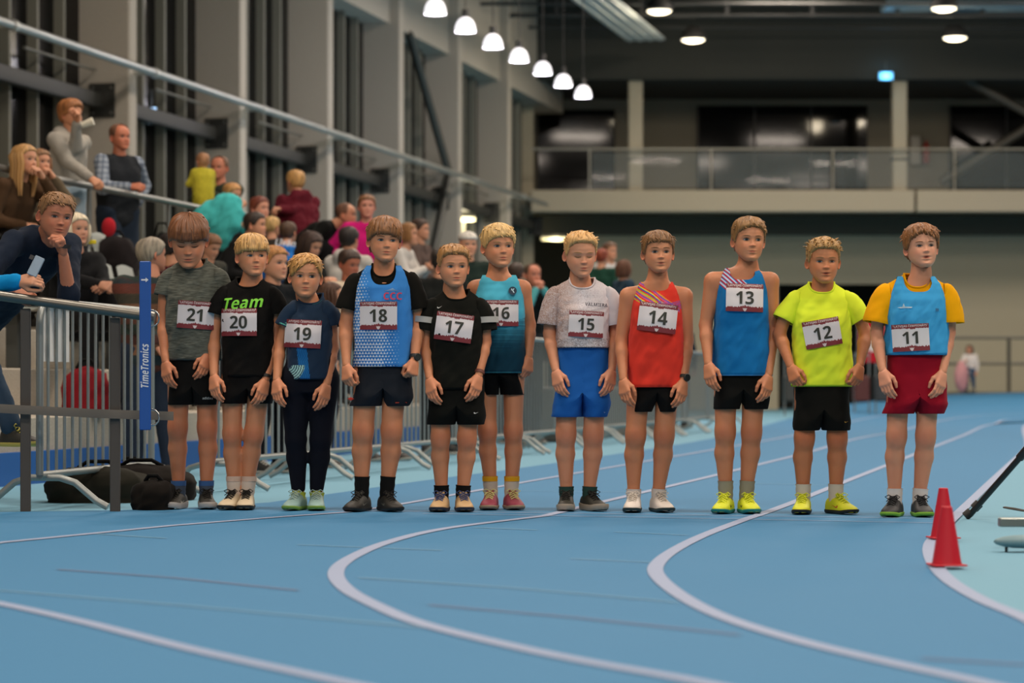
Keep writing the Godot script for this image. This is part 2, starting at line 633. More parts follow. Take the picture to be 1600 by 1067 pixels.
const WALL := -12.5
var fins := []
func left_wall() -> void:
	var B := hall_basis()
	var conc := grainy("#a9a296", "#b6afa2", 0.12, 0.6, 0.85, 4)
	var dark := mat("#1d1c1b", 0.5)
	var steel := mat("#4c4d49", 0.5, 0.3)
	var mull := mat("#77776c", 0.6)
	var m := MB.new()
	m.box(hall(24, WALL - 0.95, 3.0), Vector3(0.3, 0.01, 1), B)
	var wall := Node3D.new()
	wall.name = "wall_left"
	add_child(wall)
	struct(wall, "concrete side wall of fins, dark night windows and steel beams")
	for i in range(-3, 6):
		fins.append(34.35 + 4.87 * i)
	for u in fins:
		m = MB.new()
		m.box(hall(u, WALL - 0.4, ROOF / 2), Vector3(0.8, ROOF, 0.3), B, 0.02)
		obj("fin", m, conc, wall)
	# plinth wall below the glass and the band above it
	m = MB.new()
	m.box(hall(24, WALL - 0.75, 0.6), Vector3(0.3, 1.2, 84), B)
	obj("plinth", m, conc, wall)
	m = MB.new()
	m.box(hall(24, WALL - 0.55, (7.4 + ROOF) / 2), Vector3(0.7, ROOF - 7.4, 84), B)
	obj("lintel", m, conc, wall)
	m = MB.new()
	m.box(hall(0, WALL - 0.6, ROOF / 2), Vector3(0.5, ROOF, 36), B)
	obj("solid_wall", m, conc, wall)
	var num := 1
	for i in fins.size():
		var u0: float = fins[i] + 0.15
		var u1: float = fins[i] + 4.87 - 0.15
		var w := Node3D.new()
		w.name = "window_%d" % num
		num += 1
		add_child(w)
		struct(w, "tall dark night window between concrete fins")
		var g := StandardMaterial3D.new()
		g = mat("#080809", 0.15)
		g.metallic_specular = 0.25
		for k in 5:
			var ua := u0 + (u1 - u0) * k / 5.0
			var ub := u0 + (u1 - u0) * (k + 1) / 5.0
			m = MB.new()
			m.box(hall((ua + ub) / 2, WALL - 0.72, 4.3), Vector3(0.03, 6.2, ub - ua - 0.06), B)
			obj("pane", m, g, w)
			if k > 0:
				m = MB.new()
				m.box(hall(ua, WALL - 0.64, 4.3), Vector3(0.16, 6.2, 0.06), B, 0.008)
				obj("mullion", m, mull, w)
		# steel tie beam with its end plates, fixed to the fins
		m = MB.new()
		m.box(hall((u0 + u1) / 2, WALL - 0.45, 4.45), Vector3(0.14, 0.2, u1 - u0), B, 0.01)
		obj("tie_beam", m, mat("#33332f", 0.6, 0.2), wall)
		m = MB.new()
		m.tube([hall(u0 + 2.0, WALL - 0.45, 4.85), hall(u1 - 0.1, WALL - 0.45, 4.85)], 0.02, 8)
		obj("tie_rod", m, mat("#6a6a62", 0.5, 0.3), wall)
		for e in [u0 + 0.012, u1 - 0.012]:
			m = MB.new()
			m.box(hall(e, WALL - 0.38, 4.45), Vector3(0.36, 0.46, 0.025), B)
			var pl := obj("end_plate", m, mat("#3b3b38", 0.5, 0.3), wall)
			m = MB.new()
			for sx in [-0.13, 0.13]:
				for sy in [-0.17, 0.17]:
					var inw: float = 0.02 if e < (u0 + u1) / 2 else -0.02
					m.tube([hall(e, WALL - 0.38 + sx, 4.45 + sy), hall(e + inw, WALL - 0.38 + sx, 4.45 + sy)], 0.02, 6)
			obj("bolts", m, mat("#8a8a84", 0.4, 0.6), pl)
		if i == 6:   # the braced bay
			for a in [[u0 + 1.2, 7.4, u1 - 0.1, 5.0], [u1 - 0.1, 4.9, u0 + 1.5, 1.3], [u0 + 0.3, 3.6, u0 + 1.5, 1.3]]:
				m = MB.new()
				m.tube([hall(a[0], WALL - 0.2, a[1]), hall(a[2], WALL - 0.2, a[3])], 0.09, 4)
				obj("brace", m, steel, wall)
	# the long pipe rail
	m = MB.new()
	m.tube([hall(10, WALL + 0.28, 4.83), hall(61.5, WALL + 0.28, 4.83)], 0.055, 12)
	var rail := obj("pipe_rail", m, mat("#a3a7a4", 0.35, 0.7))
	tag(rail, "long grey steel pipe running along the concrete wall above the stands", "pipe")
	for u in fins:
		m = MB.new()
		m.tube([hall(u + 0.05, WALL - 0.05, 4.83), hall(u + 0.05, WALL + 0.3, 4.83)], 0.03, 8)
		m.tube([hall(u - 0.01, WALL + 0.28, 4.83), hall(u + 0.11, WALL + 0.28, 4.83)], 0.07, 10)
		obj("bracket", m, mat("#b9bbb5", 0.4, 0.6), rail)

func tier(v: float) -> float:
	if v > -6.6:
		return 0.0
	if v > -7.2:
		return 0.43
	if v > -7.7:
		return 0.75
	if v > -8.1:
		return 1.05
	return 1.2

func stands() -> void:
	var B := hall_basis()
	var conc := grainy("#a29a8c", "#b3ab9d", 0.15, 0.7, 0.9, 4)
	var blue := mat("#1f5da3", 0.6)
	var m := MB.new()
	var st := Node3D.new()
	st.name = "floor_stand"
	add_child(st)
	struct(st, "stepped concrete stand along the left side of the hall")
	var u0 := 6.0
	var u1 := 33.0
	for a in [[-6.6, -12.4, 0.0, 0.43], [-7.2, -12.4, 0.43, 0.75], [-7.7, -12.4, 0.75, 1.05], [-8.1, -12.4, 1.05, 1.2]]:
		m = MB.new()
		m.box(hall((u0 + u1) / 2, (a[0] + a[1]) / 2, (a[2] + a[3]) / 2), Vector3(a[0] - a[1], a[3] - a[2], u1 - u0), B, 0.01)
		obj("tier", m, conc, st)
	m = MB.new()
	m.box(hall((u0 + u1) / 2, -6.585, 0.105), Vector3(0.03, 0.21, u1 - u0), B)
	obj("kick_board", m, blue, st)
	# guard rail in front of the top walkway
	m = MB.new()
	m.tube([hall(8, -8.14, 2.3), hall(26, -8.14, 2.3)], 0.03, 10)
	var r := obj("guard_rail", m, mat("#777a78", 0.4, 0.6))
	tag(r, "grey tube guard rail in front of the upper walkway of the stand", "railing")
	for u in range(9, 27, 2):
		m = MB.new()
		m.tube([hall(u + 0.3, -8.14, 1.2), hall(u + 0.3, -8.14, 2.28)], 0.022, 8)
		obj("post", m, mat("#777a78", 0.4, 0.6), r)
	m = MB.new()
	m.tube([hall(8, -8.14, 1.78), hall(26, -8.14, 1.78)], 0.014, 8)
	obj("mid_rail", m, mat("#777a78", 0.4, 0.6), r)

func end_building() -> void:
	# the gallery building that closes the far end, standing square to the view
	var conc := grainy("#aaa18d", "#b5ac98", 0.1, 0.5, 0.85, 4)
	var grey := grainy("#a39b86", "#afa791", 0.15, 0.6, 0.9, 4)
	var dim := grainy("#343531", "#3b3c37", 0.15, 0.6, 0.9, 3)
	var dark := mat("#201e1b", 0.8)
	var D := 64.0
	var X0 := 0.45
	var X1 := 24.0
	var XM := (X0 + X1) / 2
	var W := X1 - X0
	var wall := Node3D.new()
	wall.name = "wall_far"
	add_child(wall)
	struct(wall, "gallery building with a concrete balcony edge at the far end")
	var m := MB.new()
	# balcony slab in two lengths with a joint, px 1431
	var jx := (1431.0 - 800.0) / FOCAL * D
	for a in [[X0, jx - 0.03], [jx + 0.03, X1]]:
		m = MB.new()
		m.box(Vector3((a[0] + a[1]) / 2, 5.0, -D - 0.2), Vector3(a[1] - a[0], 0.52, 0.4), Basis.IDENTITY, 0.02)
		obj("balcony_edge", m, conc, wall)
	m = MB.new()
	m.box(Vector3(XM, 5.08, -D - 3.2), Vector3(W, 0.3, 5.8))
	obj("balcony_floor", m, grey, wall)
	m = MB.new()
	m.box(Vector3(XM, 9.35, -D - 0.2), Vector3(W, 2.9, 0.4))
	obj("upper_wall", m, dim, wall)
	m = MB.new()
	m.box(Vector3(XM, 7.75, -D - 5.2), Vector3(W, 5.4, 0.3))
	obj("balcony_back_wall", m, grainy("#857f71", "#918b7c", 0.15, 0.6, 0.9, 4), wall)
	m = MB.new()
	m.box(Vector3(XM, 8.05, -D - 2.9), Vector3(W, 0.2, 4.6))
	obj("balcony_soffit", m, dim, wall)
	for px in [994.0, 1409.0]:
		m = MB.new()
		var x: float = (px - 800.0) / FOCAL * D
		m.box(Vector3(x, 6.6, -D - 0.45), Vector3(0.34, 2.7, 0.34), Basis.IDENTITY, 0.02)
		obj("column", m, conc, wall)
		m = MB.new()
		m.box(Vector3(x, 6.02, -D - 0.45), Vector3(0.37, 0.06, 0.37))
		obj("column_band", m, mat("#3d3c37", 0.5, 0.4), wall)
	# railing with glass
	m = MB.new()
	m.box(Vector3(XM, 6.24, -D - 0.1), Vector3(W, 0.05, 0.06), Basis.IDENTITY, 0.01)
	var rail := obj("balcony_rail", m, mat("#8b8a80", 0.4, 0.5))
	tag(rail, "long thin steel rail with glass panels on the far balcony", "railing")
	var pane := StandardMaterial3D.new()
	pane.albedo_color = Color(0.75, 0.8, 0.8, 0.08); pane.roughness = 0.03; pane.metallic_specular = 0.16; pane.transparency = BaseMaterial3D.TRANSPARENCY_ALPHA
	for k in 8:
		var x := X0 + 1.4 + k * 2.9
		m = MB.new()
		m.box(Vector3(x, 5.74, -D - 0.1), Vector3(0.04, 0.98, 0.05))
		obj("post", m, mat("#8b8a80", 0.4, 0.5), rail)
		m = MB.new()
		m.box(Vector3(x + 1.45, 5.74, -D - 0.1), Vector3(2.78, 0.85, 0.012))
		obj("pane", m, pane, rail)
	# gallery windows in the back wall
	var gallery_glass := mat("#0a0908", 0.06)
	gallery_glass.metallic_specular = 0.38
	var num := 40
	for a in [[840, 962, 172, 298], [1090, 1356, 166, 298], [1484, 1660, 166, 298]]:
		var d := D + 5.05
		var p := at(a[0], a[2], d)
		var q := at(a[1], a[3], d)
		var w := Node3D.new()
		w.name = "window_%d" % num
		num += 1
		add_child(w)
		struct(w, "dark gallery window behind the balcony mirroring the hall lamps")
		var cols := int(round((q.x - p.x) / 1.4))
		for k in cols:
			m = MB.new()
			var xa := lerpf(p.x, q.x, float(k) / cols)
			var xb := lerpf(p.x, q.x, float(k + 1) / cols)
			m.box(Vector3((xa + xb) / 2, (p.y + q.y) / 2, -d + 0.04), Vector3(xb - xa - 0.05, p.y - q.y, 0.04))
			obj("pane", m, gallery_glass, w)
			m = MB.new()
			m.box(Vector3(xa, (p.y + q.y) / 2, -d + 0.06), Vector3(0.05, p.y - q.y, 0.08))
			obj("mullion", m, mat("#24221e", 0.5), w)
	# ground floor below the balcony: set-back wall with two openings
	var G := 67.0
	var pale := grainy("#b5ac95", "#c2b9a1", 0.15, 0.6, 0.9, 4)
	for a in [[0.45, 830, 330, 640], [926, 1216, 330, 640], [1216, 1388, 330, 444], [1388, 1700, 330, 640], [1700, 2400, 330, 640], [830, 926, 330, 346]]:
		var p := at(a[0] if a[0] > 1 else 815, a[2], G)
		var q := at(a[1], a[3], G)
		m = MB.new()
		m.box(Vector3((p.x + q.x) / 2, (p.y + q.y) / 2, -G - 0.15), Vector3(q.x - p.x, p.y - q.y, 0.3))
		obj("ground_wall", m, pale, wall)
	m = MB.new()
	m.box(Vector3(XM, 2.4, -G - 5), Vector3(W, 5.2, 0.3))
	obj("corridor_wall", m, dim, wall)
	# the brace at the right and the small things on the balcony
	for a in [[[1500, 120], [1640, 195]], [[1470, 285], [1640, 178]]]:
		m = MB.new()
		m.tube([at(a[0][0], a[0][1], D + 1.0), at(a[1][0], a[1][1], D + 1.0)], 0.11, 8)
		obj("brace", m, mat("#4b4841", 0.5, 0.3), wall)
	m = MB.new()
	var e := at(1430, 235, D + 4.9)
	m.box(e, Vector3(0.26, 0.75, 0.14), Basis.IDENTITY, 0.02)
	var cab := obj("wall_cabinet", m, mat("#a5a197", 0.5))
	tag(cab, "pale grey cabinet on the balcony back wall beside the column", "cabinet")
	m = MB.new()
	m.lathe(at(1447, 255, D + 4.75), [Vector2(0.075, 0), Vector2(0.085, 0.05), Vector2(0.085, 0.42), Vector2(0.05, 0.5), Vector2(0.025, 0.53), Vector2(0.025, 0.58)], 14)
	var ex := obj("fire_extinguisher", m, mat("#9c2620", 0.4))
	tag(ex, "red fire extinguisher hung on the balcony back wall", "fire extinguisher")
	m = MB.new()
	m.tube([at(1447, 236, D + 4.75), at(1450, 234, D + 4.7)], 0.03, 6)
	obj("valve", m, mat("#1c1c1c", 0.5), ex)
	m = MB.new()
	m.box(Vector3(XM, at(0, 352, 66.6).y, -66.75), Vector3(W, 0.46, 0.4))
	obj("slab_shade_strip", m, mat("#4d4a40", 0.8), wall)  # strip coloured dark to stand in for the shade under the balcony slab
	# beside the left end: the return wall that closes the corner
	m = MB.new()
	m.box(at(808, 300, D + 1.5) + Vector3(-1.2, 0, 0), Vector3(3.2, 12, 0.3))
	obj("corner_wall", m, grey, wall)

func sign_box(called: String, label: String, p: Vector3, size: Vector3, turn: float, hex: String, energy: float) -> void:
	var o := thing(called, label, "sign", p, turn)
	var m := MB.new()
	m.box(Vector3.ZERO, size, Basis.IDENTITY, 0.01)
	obj("housing", m, mat("#4a4d4e", 0.5), o)
	m = MB.new()
	m.box(Vector3(0, 0, size.z / 2 + 0.004), Vector3(size.x * 0.92, size.y * 0.88, 0.008))
	obj("lit_panel", m, glow(hex, energy), o)
	m = MB.new()
	m.tube([Vector3(0, size.y / 2, 0), Vector3(0, size.y / 2 + 0.25, 0)], 0.012, 6)
	obj("hanger", m, mat("#4a4d4e", 0.5), o)
	var l := OmniLight3D.new()
	l.name = "light"
	l.light_color = Color.html(hex); l.light_energy = 0.15; l.light_size = 0.1; l.omni_range = 60; l.shadow_enabled = true
	l.position = Vector3(0, 0, size.z / 2 + 0.06)
	o.add_child(l)

func ceiling_things() -> void:
	var B := hall_basis()
	var dark := mat("#171615", 0.8)
	var m := MB.new()
	m.box(hall(26, 5, ROOF + 0.15), Vector3(44, 0.3, 96), B)
	struct(obj("ceiling", m, mat("#1b1a19", 0.9)), "dark roof of the sports hall")
	m = MB.new()
	m.box(hall(26, 22, ROOF / 2), Vector3(0.4, ROOF, 96), B)
	struct(obj("wall_right", m, mat("#8d887c", 0.9)), "plain grey side wall of the hall")
	m = MB.new()
	m.box(hall(-19, 5, ROOF / 2), Vector3(44, ROOF, 0.4), B)
	struct(obj("wall_near", m, mat("#8d887c", 0.9)), "plain grey end wall behind the camera")
	# roof purlins and pipes near the far end
	var D := 62.0
	for a in [[24, 0.05, 60.0], [43, 0.035, 63.0], [6, 0.04, 58.0]]:
		m = MB.new()
		var p := at(800, a[0], a[2])
		m.tube([Vector3(-2, p.y, p.z), Vector3(26, p.y, p.z)], a[1], 8)
		tag(obj("roof_pipe", m, mat("#3a3a38", 0.5, 0.3)), ["thin dark pipe across the roof at the far end, middle one", "thin dark pipe across the top of the gallery wall", "thin dark pipe across the roof, topmost in view"][[24, 43, 6].find(a[0])], "pipe")
	for k in 9:
		m = MB.new()
		var x := 1.0 + k * 1.9
		m.box(Vector3(x, (8.83 + ROOF) / 2, -60.0), Vector3(0.08, ROOF - 8.83, 0.08))
		tag(obj("pipe_hanger", m, mat("#2f2f2d", 0.6)), "short dark roof pipe hanger at the far end, %s from the left" % ORDINAL[k], "hanger", "hangers of the roof pipes")
	# the long ribbed radiant panel
	var rp := thing("radiant_panel", "long pale grey ribbed radiant heating panel under the dark roof", "heating panel", hall(61.9, -9.95, 8.62), -asin(SN))
	m = MB.new()
	m.box(Vector3(0, 0.05, 14), Vector3(0.92, 0.06, 28), Basis.IDENTITY, 0.01)
	obj("panel", m, mat("#cdd4d4", 0.4, 0.2), rp)
	for k in 4:
		m = MB.new()
		m.tube([Vector3(-0.36 + 0.24 * k, 0.02, 0.02), Vector3(-0.36 + 0.24 * k, 0.02, 27.9)], 0.03, 8)
		obj("heating_pipe", m, mat("#b9c1c2", 0.4, 0.3), rp)
	for z in [1.0, 9.0, 18.0, 27.0]:
		m = MB.new()
		m.tube([Vector3(0, 0.08, z), Vector3(0, ROOF - 8.62, z)], 0.012, 6)
		obj("hanger", m, mat("#3a3a38", 0.6), rp)
	m = MB.new()
	var a := at(1380, 10, 60)
	m.box(a + Vector3(3.2, 0, 0), Vector3(6.4, 0.13, 0.9), Basis.IDENTITY, 0.02)
	var rp2 := obj("radiant_panel", m, mat("#7d98a8", 0.45, 0.2))
	tag(rp2, "pale blue-grey radiant panel at the top right under the roof", "heating panel")
	m = MB.new()
	for s in [0.5, 5.8]:
		m.tube([a + Vector3(s, 0.05, 0), Vector3(a.x + s, ROOF, a.z)], 0.012, 6)
	obj("hanger", m, mat("#3a3a38", 0.6), rp2)
	# seven bell pendant lamps
	var bell := MB.new()
	bell.lathe(Vector3.ZERO, [Vector2(0.17, 0), Vector2(0.172, 0.02), Vector2(0.168, 0.06), Vector2(0.15, 0.13), Vector2(0.115, 0.19), Vector2(0.07, 0.225), Vector2(0.05, 0.235)], 24)
	var bm := bell.mesh()
	var cap := MB.new()
	cap.lathe(Vector3(0, 0.235, 0), [Vector2(0.055, 0), Vector2(0.055, 0.12), Vector2(0.03, 0.14)], 14)
	var cm := cap.mesh()
	var shade := glow("#f2f0f4", 0.95)
	for k in 7:
		var px: float = [680, 727, 770, 811, 848, 880, 911][k]
		var py: float = [22, 50, 75, 96, 116, 135, 152][k]
		var d := 9.0 * FOCAL / (CS * (1690 - px))
		var o := thing("pendant_lamp", ["glowing white bell lamp, first and topmost of the row by the wall", "glowing white bell lamp, second of the row by the wall", "glowing white bell lamp, third of the row by the wall", "glowing white bell lamp, fourth and middle one of the row", "glowing white bell lamp, fifth of the row by the wall", "glowing white bell lamp, sixth of the row, last but one", "glowing white bell lamp, seventh, lowest and farthest of the row"][k], "lamp", at(px, py, d), 0, "bell lamps in a row by the wall")
		var sc := Transform3D(Basis.from_scale(Vector3.ONE * 0.92), Vector3.ZERO)
		inst("lamp_shade", bm, shade, o, sc)
		inst("gear_box", cm, mat("#2c2c2b", 0.5), o, sc)
		m = MB.new()
		m.tube([Vector3(0, 0.37, 0), Vector3(0, ROOF - o.position.y, 0)], 0.008, 6)
		obj("cable", m, mat("#232322", 0.6), o)
		var l := OmniLight3D.new()
		l.name = "light"
		l.light_energy = 0.8; l.light_size = 0.12; l.omni_range = 90; l.shadow_enabled = true
		l.light_color = Color.html("#f8f4ff")
		l.position = Vector3(0, -0.08, 0)
		o.add_child(l)
	# four shallow dish lamps near the far end
	var dish := MB.new()
	dish.lathe(Vector3.ZERO, [Vector2(0.27, 0), Vector2(0.3, 0.03), Vector2(0.28, 0.12), Vector2(0.16, 0.26), Vector2(0.07, 0.3)], 22)
	var dm := dish.mesh()
	var disc := MB.new()
	disc.lathe(Vector3.ZERO, [Vector2(0.02, -0.07), Vector2(0.16, -0.055), Vector2(0.25, -0.02), Vector2(0.26, 0.0)], 22)
	var sm := disc.mesh()
	var k := 0
	for p in [[1030, 20], [1083, 65], [1475, 16], [1492, 62]]:
		var o := thing("dish_lamp", ["warm white dish lamp left of centre, the upper of two", "warm white dish lamp left of centre, the lower of two", "warm white dish lamp at the right, the upper of two", "warm white dish lamp at the right, the lower of two"][k], "lamp", at(p[0], p[1] - 3, [58.0, 60.5, 57.0, 60.5][k]), 0, "dish lamps near the far wall")
		inst("reflector", dm, mat("#1c1c1a", 0.7), o)
		inst("lamp_lens", sm, glow("#fff3d6", 2.6), o)
		m = MB.new()
		m.tube([Vector3(0, 0.28, 0), Vector3(0, ROOF - o.position.y, 0)], 0.01, 6)
		obj("cable", m, mat("#232322", 0.6), o)
		var l := OmniLight3D.new()
		l.name = "light"
		l.light_color = Color.html("#ffeccc"); l.light_energy = 1.2; l.light_size = 0.2; l.omni_range = 90; l.shadow_enabled = true
		l.position = Vector3(0, -0.2, 0)
		o.add_child(l)
		k += 1
	# lit tubes seen under and beside the balcony
	k = 0
	for p in [[727, 341, 58.0, 0.45], [868, 372, 68.5, 0.75], [775, 362, 66.0, 0.4]]:
		var o := thing("tube_lamp", ["short lit strip lamp beyond the last concrete fin", "dim lit strip lamp inside the dark passage under the balcony", "small lit strip lamp at the foot of the far corner"][k], "lamp", at(p[0], p[1], p[2]))
		m = MB.new()
		m.box(Vector3(0, 0.05, 0), Vector3(p[3], 0.06, 0.16), Basis.IDENTITY, 0.01)
		obj("housing", m, mat("#54524a", 0.6), o)
		m = MB.new()
		m.box(Vector3(0, -0.02, 0), Vector3(p[3] * 0.97, 0.08, 0.12), Basis.IDENTITY, 0.02)
		obj("light_tube", m, glow("#fff2c0", [1.6, 0.8, 0.5][k]), o)
		var l := OmniLight3D.new()
		l.name = "light"
		l.light_color = Color.html("#ffefc8"); l.light_energy = [0.6, 0.5, 0.4][k]; l.light_size = 0.1; l.omni_range = 60; l.shadow_enabled = true
		l.position = Vector3(0, -0.14, 0.1)
		o.add_child(l)
		k += 1
	sign_box("exit_sign", "small lit blue sign hung beside the balcony column", at(1384, 119, 63.95), Vector3(0.36, 0.2, 0.08), 0.0, "#7fc4ec", 0.55)
	sign_box("exit_sign", "small lit pale blue sign by the dark windows above the man in the vest", at(237, 181, 38.6), Vector3(0.14, 0.26, 0.06), 0.25, "#bfe0ff", 0.9)

# ================= people: heads =================
const HEADROWS := [[0.0, 0.06, 0.33, 0.2], [0.03, 0.135, 0.385, 0.1], [0.08, 0.19, 0.408, -0.03], [0.15, 0.25, 0.40, -0.14], [0.22, 0.285, 0.402, -0.26], [0.30, 0.31, 0.40, -0.36], [0.40, 0.335, 0.392, -0.42], [0.50, 0.347, 0.388, -0.45], [0.58, 0.352, 0.4, -0.47], [0.68, 0.353, 0.4, -0.48], [0.78, 0.332, 0.372, -0.46], [0.86, 0.298, 0.31, -0.40], [0.93, 0.232, 0.215, -0.30], [0.975, 0.145, 0.11, -0.18], [1.0, 0.012, -0.03, -0.05]]

func head_row(y: float) -> Vector3:
	for i in HEADROWS.size() - 1:
		if y <= HEADROWS[i + 1][0]:
			var w: float = (y - HEADROWS[i][0]) / (HEADROWS[i + 1][0] - HEADROWS[i][0])
			return Vector3(lerpf(HEADROWS[i][1], HEADROWS[i + 1][1], w), lerpf(HEADROWS[i][2], HEADROWS[i + 1][2], w), lerpf(HEADROWS[i][3], HEADROWS[i + 1][3], w))
	return Vector3(0.012, -0.03, -0.05)

func head_at(phi: float, y: float) -> Vector3:   # skull and jaw without features; phi 0 faces front, positive to +x
	var r := head_row(y)
	var cz := (r.y + r.z) * 0.5
	var b := (r.y - r.z) * 0.5
	var sp := sin(phi)
	var cp := cos(phi)
	return Vector3(signf(sp) * pow(absf(sp), 0.88) * r.x, y, cz + signf(cp) * pow(absf(cp), 0.88) * b)

func bump(x: float, y: float, x0: float, y0: float, sx: float, sy: float) -> float:
	var a := (x - x0) / sx
	var b := (y - y0) / sy
	var e := a * a + b * b
	return exp(-e) if e < 9.0 else 0.0

func face_lift(x: float, y: float, f: Dictionary) -> float:
	var ax := absf(x)
	var z := 0.0
	var t := clampf((0.56 - y) / 0.2, 0.0, 1.0)
	if ax < 0.16 and y > 0.30 and y < 0.6:
		var sg := lerpf(0.03, 0.045, t)
		z += lerpf(0.0, f.get("nose", 0.078), t * t * 0.6 + t * 0.4) * exp(-ax * ax / (sg * sg)) * smoothstep(0.315, 0.365, y)
		z += 0.032 * bump(ax, y, 0.045, 0.362, 0.026, 0.02)
	z -= 0.034 * bump(ax, y, 0.145, 0.495, 0.08, 0.045)
	z += 0.012 * bump(ax, y, 0.13, 0.585, 0.12, 0.035)
	z += 0.026 * bump(ax, y, 0.19, 0.33, 0.1, 0.1)
	var mo: float = f.get("mouth", 0.0)
	z += 0.026 * bump(ax, y, 0.0, 0.252 + mo, 0.085, 0.02)
	z += 0.03 * bump(ax, y, 0.0, 0.203 - mo, 0.07, 0.02)
	z -= (0.018 + mo * 2.0) * bump(ax, y, 0.0, 0.227, 0.085, 0.009 + mo)
	z -= 0.018 * bump(ax, y, 0.0, 0.155, 0.07, 0.022)
	z += 0.022 * bump(ax, y, 0.0, 0.075, 0.075, 0.045)
	return z

func face_point(x: float, y: float, f: Dictionary, off := 0.0) -> Vector3:
	var r := head_row(y)
	var cz := (r.y + r.z) * 0.5
	var b := (r.y - r.z) * 0.5
	var q := clampf(absf(x) / r.x, 0.0, 0.98)
	var sp := pow(q, 1.0 / 0.88)
	var z := cz + b * pow(sqrt(1.0 - sp * sp), 0.88)
	return Vector3(x, y, z + face_lift(x, y, f) + off)

func head_mesh(mb: MB, x: Transform3D, skin: Color, f: Dictionary, fine_mesh: bool) -> void:
	var ny := 66 if fine_mesh else 30
	var nk := 80 if fine_mesh else 40
	var base := mb.v.size()
	var lip := Color(skin.r * 0.66, skin.g * 0.36, skin.b * 0.38)
	var rosy := Color(skin.r * 1.0, skin.g * 0.8, skin.b * 0.78)
	for j in ny + 1:
		var y := float(j) / ny
		y = y - 0.05 * sin(TAU * y) if j > 0 and j < ny else y
		for k in nk:
			var th := -PI + TAU * k / nk
			var phi := th - 0.42 * sin(th)
			var p := head_at(phi, y)
			mb.col = skin
			if absf(phi) < 1.5:
				p.z += face_lift(p.x, y, f) * clampf((1.5 - absf(phi)) * 2.5, 0, 1)
				var mo: float = f.get("mouth", 0.0)
				var ax := absf(p.x)
				var lp := clampf(2.2 * (bump(ax, y, 0, 0.227, 0.092, 0.034 + mo) - 0.34), 0, 1)
				var rs := clampf(0.6 * bump(ax, y, 0.18, 0.36, 0.09, 0.08) + 0.7 * bump(ax, y, 0, 0.37, 0.06, 0.04), 0, 0.8)
				mb.col = skin.lerp(rosy, rs).lerp(lip, lp)
				if mo > 0.0:
					mb.col = mb.col.lerp(Color(0.05, 0.012, 0.01), clampf(1.8 * (bump(ax, y, 0, 0.227, 0.055, 0.012 + mo * 0.6) - 0.4), 0, 1))
			mb.vert(x * p)
	for j in ny:
		for k in nk:
			var k2 := (k + 1) % nk
			mb.quad(base + j * nk + k, base + (j + 1) * nk + k, base + (j + 1) * nk + k2, base + j * nk + k2)
	# ears
	var ear := Color(skin.r * 1.0, skin.g * 0.8, skin.b * 0.76)
	for sd in [-1.0, 1.0]:
		var n := 16 if fine_mesh else 10
		var o := Vector3(sd * 0.328, 0.455, -0.02)
		var out: float = f.get("ears", 0.8)
		var ub := Vector3(sd * sin(out), 0, -cos(out))      # runs backward from the head, standing off it
		var nb := Vector3(sd * cos(out), 0, sin(out))       # faces outward and forward
		var rows := []
		for pr in [[1.0, -0.035], [1.04, -0.01], [1.0, 0.016], [0.88, 0.02], [0.75, 0.0], [0.45, -0.012], [0.02, -0.008]]:
			var row := PackedVector3Array()
			for k in n:
				var a: float = TAU * k / n * sd
				var ex := 0.072 * cos(a) * (1.0 if sin(a) * sd > -0.2 else 0.8)
				var ey := 0.125 * sin(a)
				row.append(x * (o + ub * (0.045 + ex * pr[0]) + Vector3.UP * ey * pr[0] + nb * pr[1]))
			rows.append(row)
		mb.col = ear
		mb.rings(rows)
	mb.col = Color.WHITE

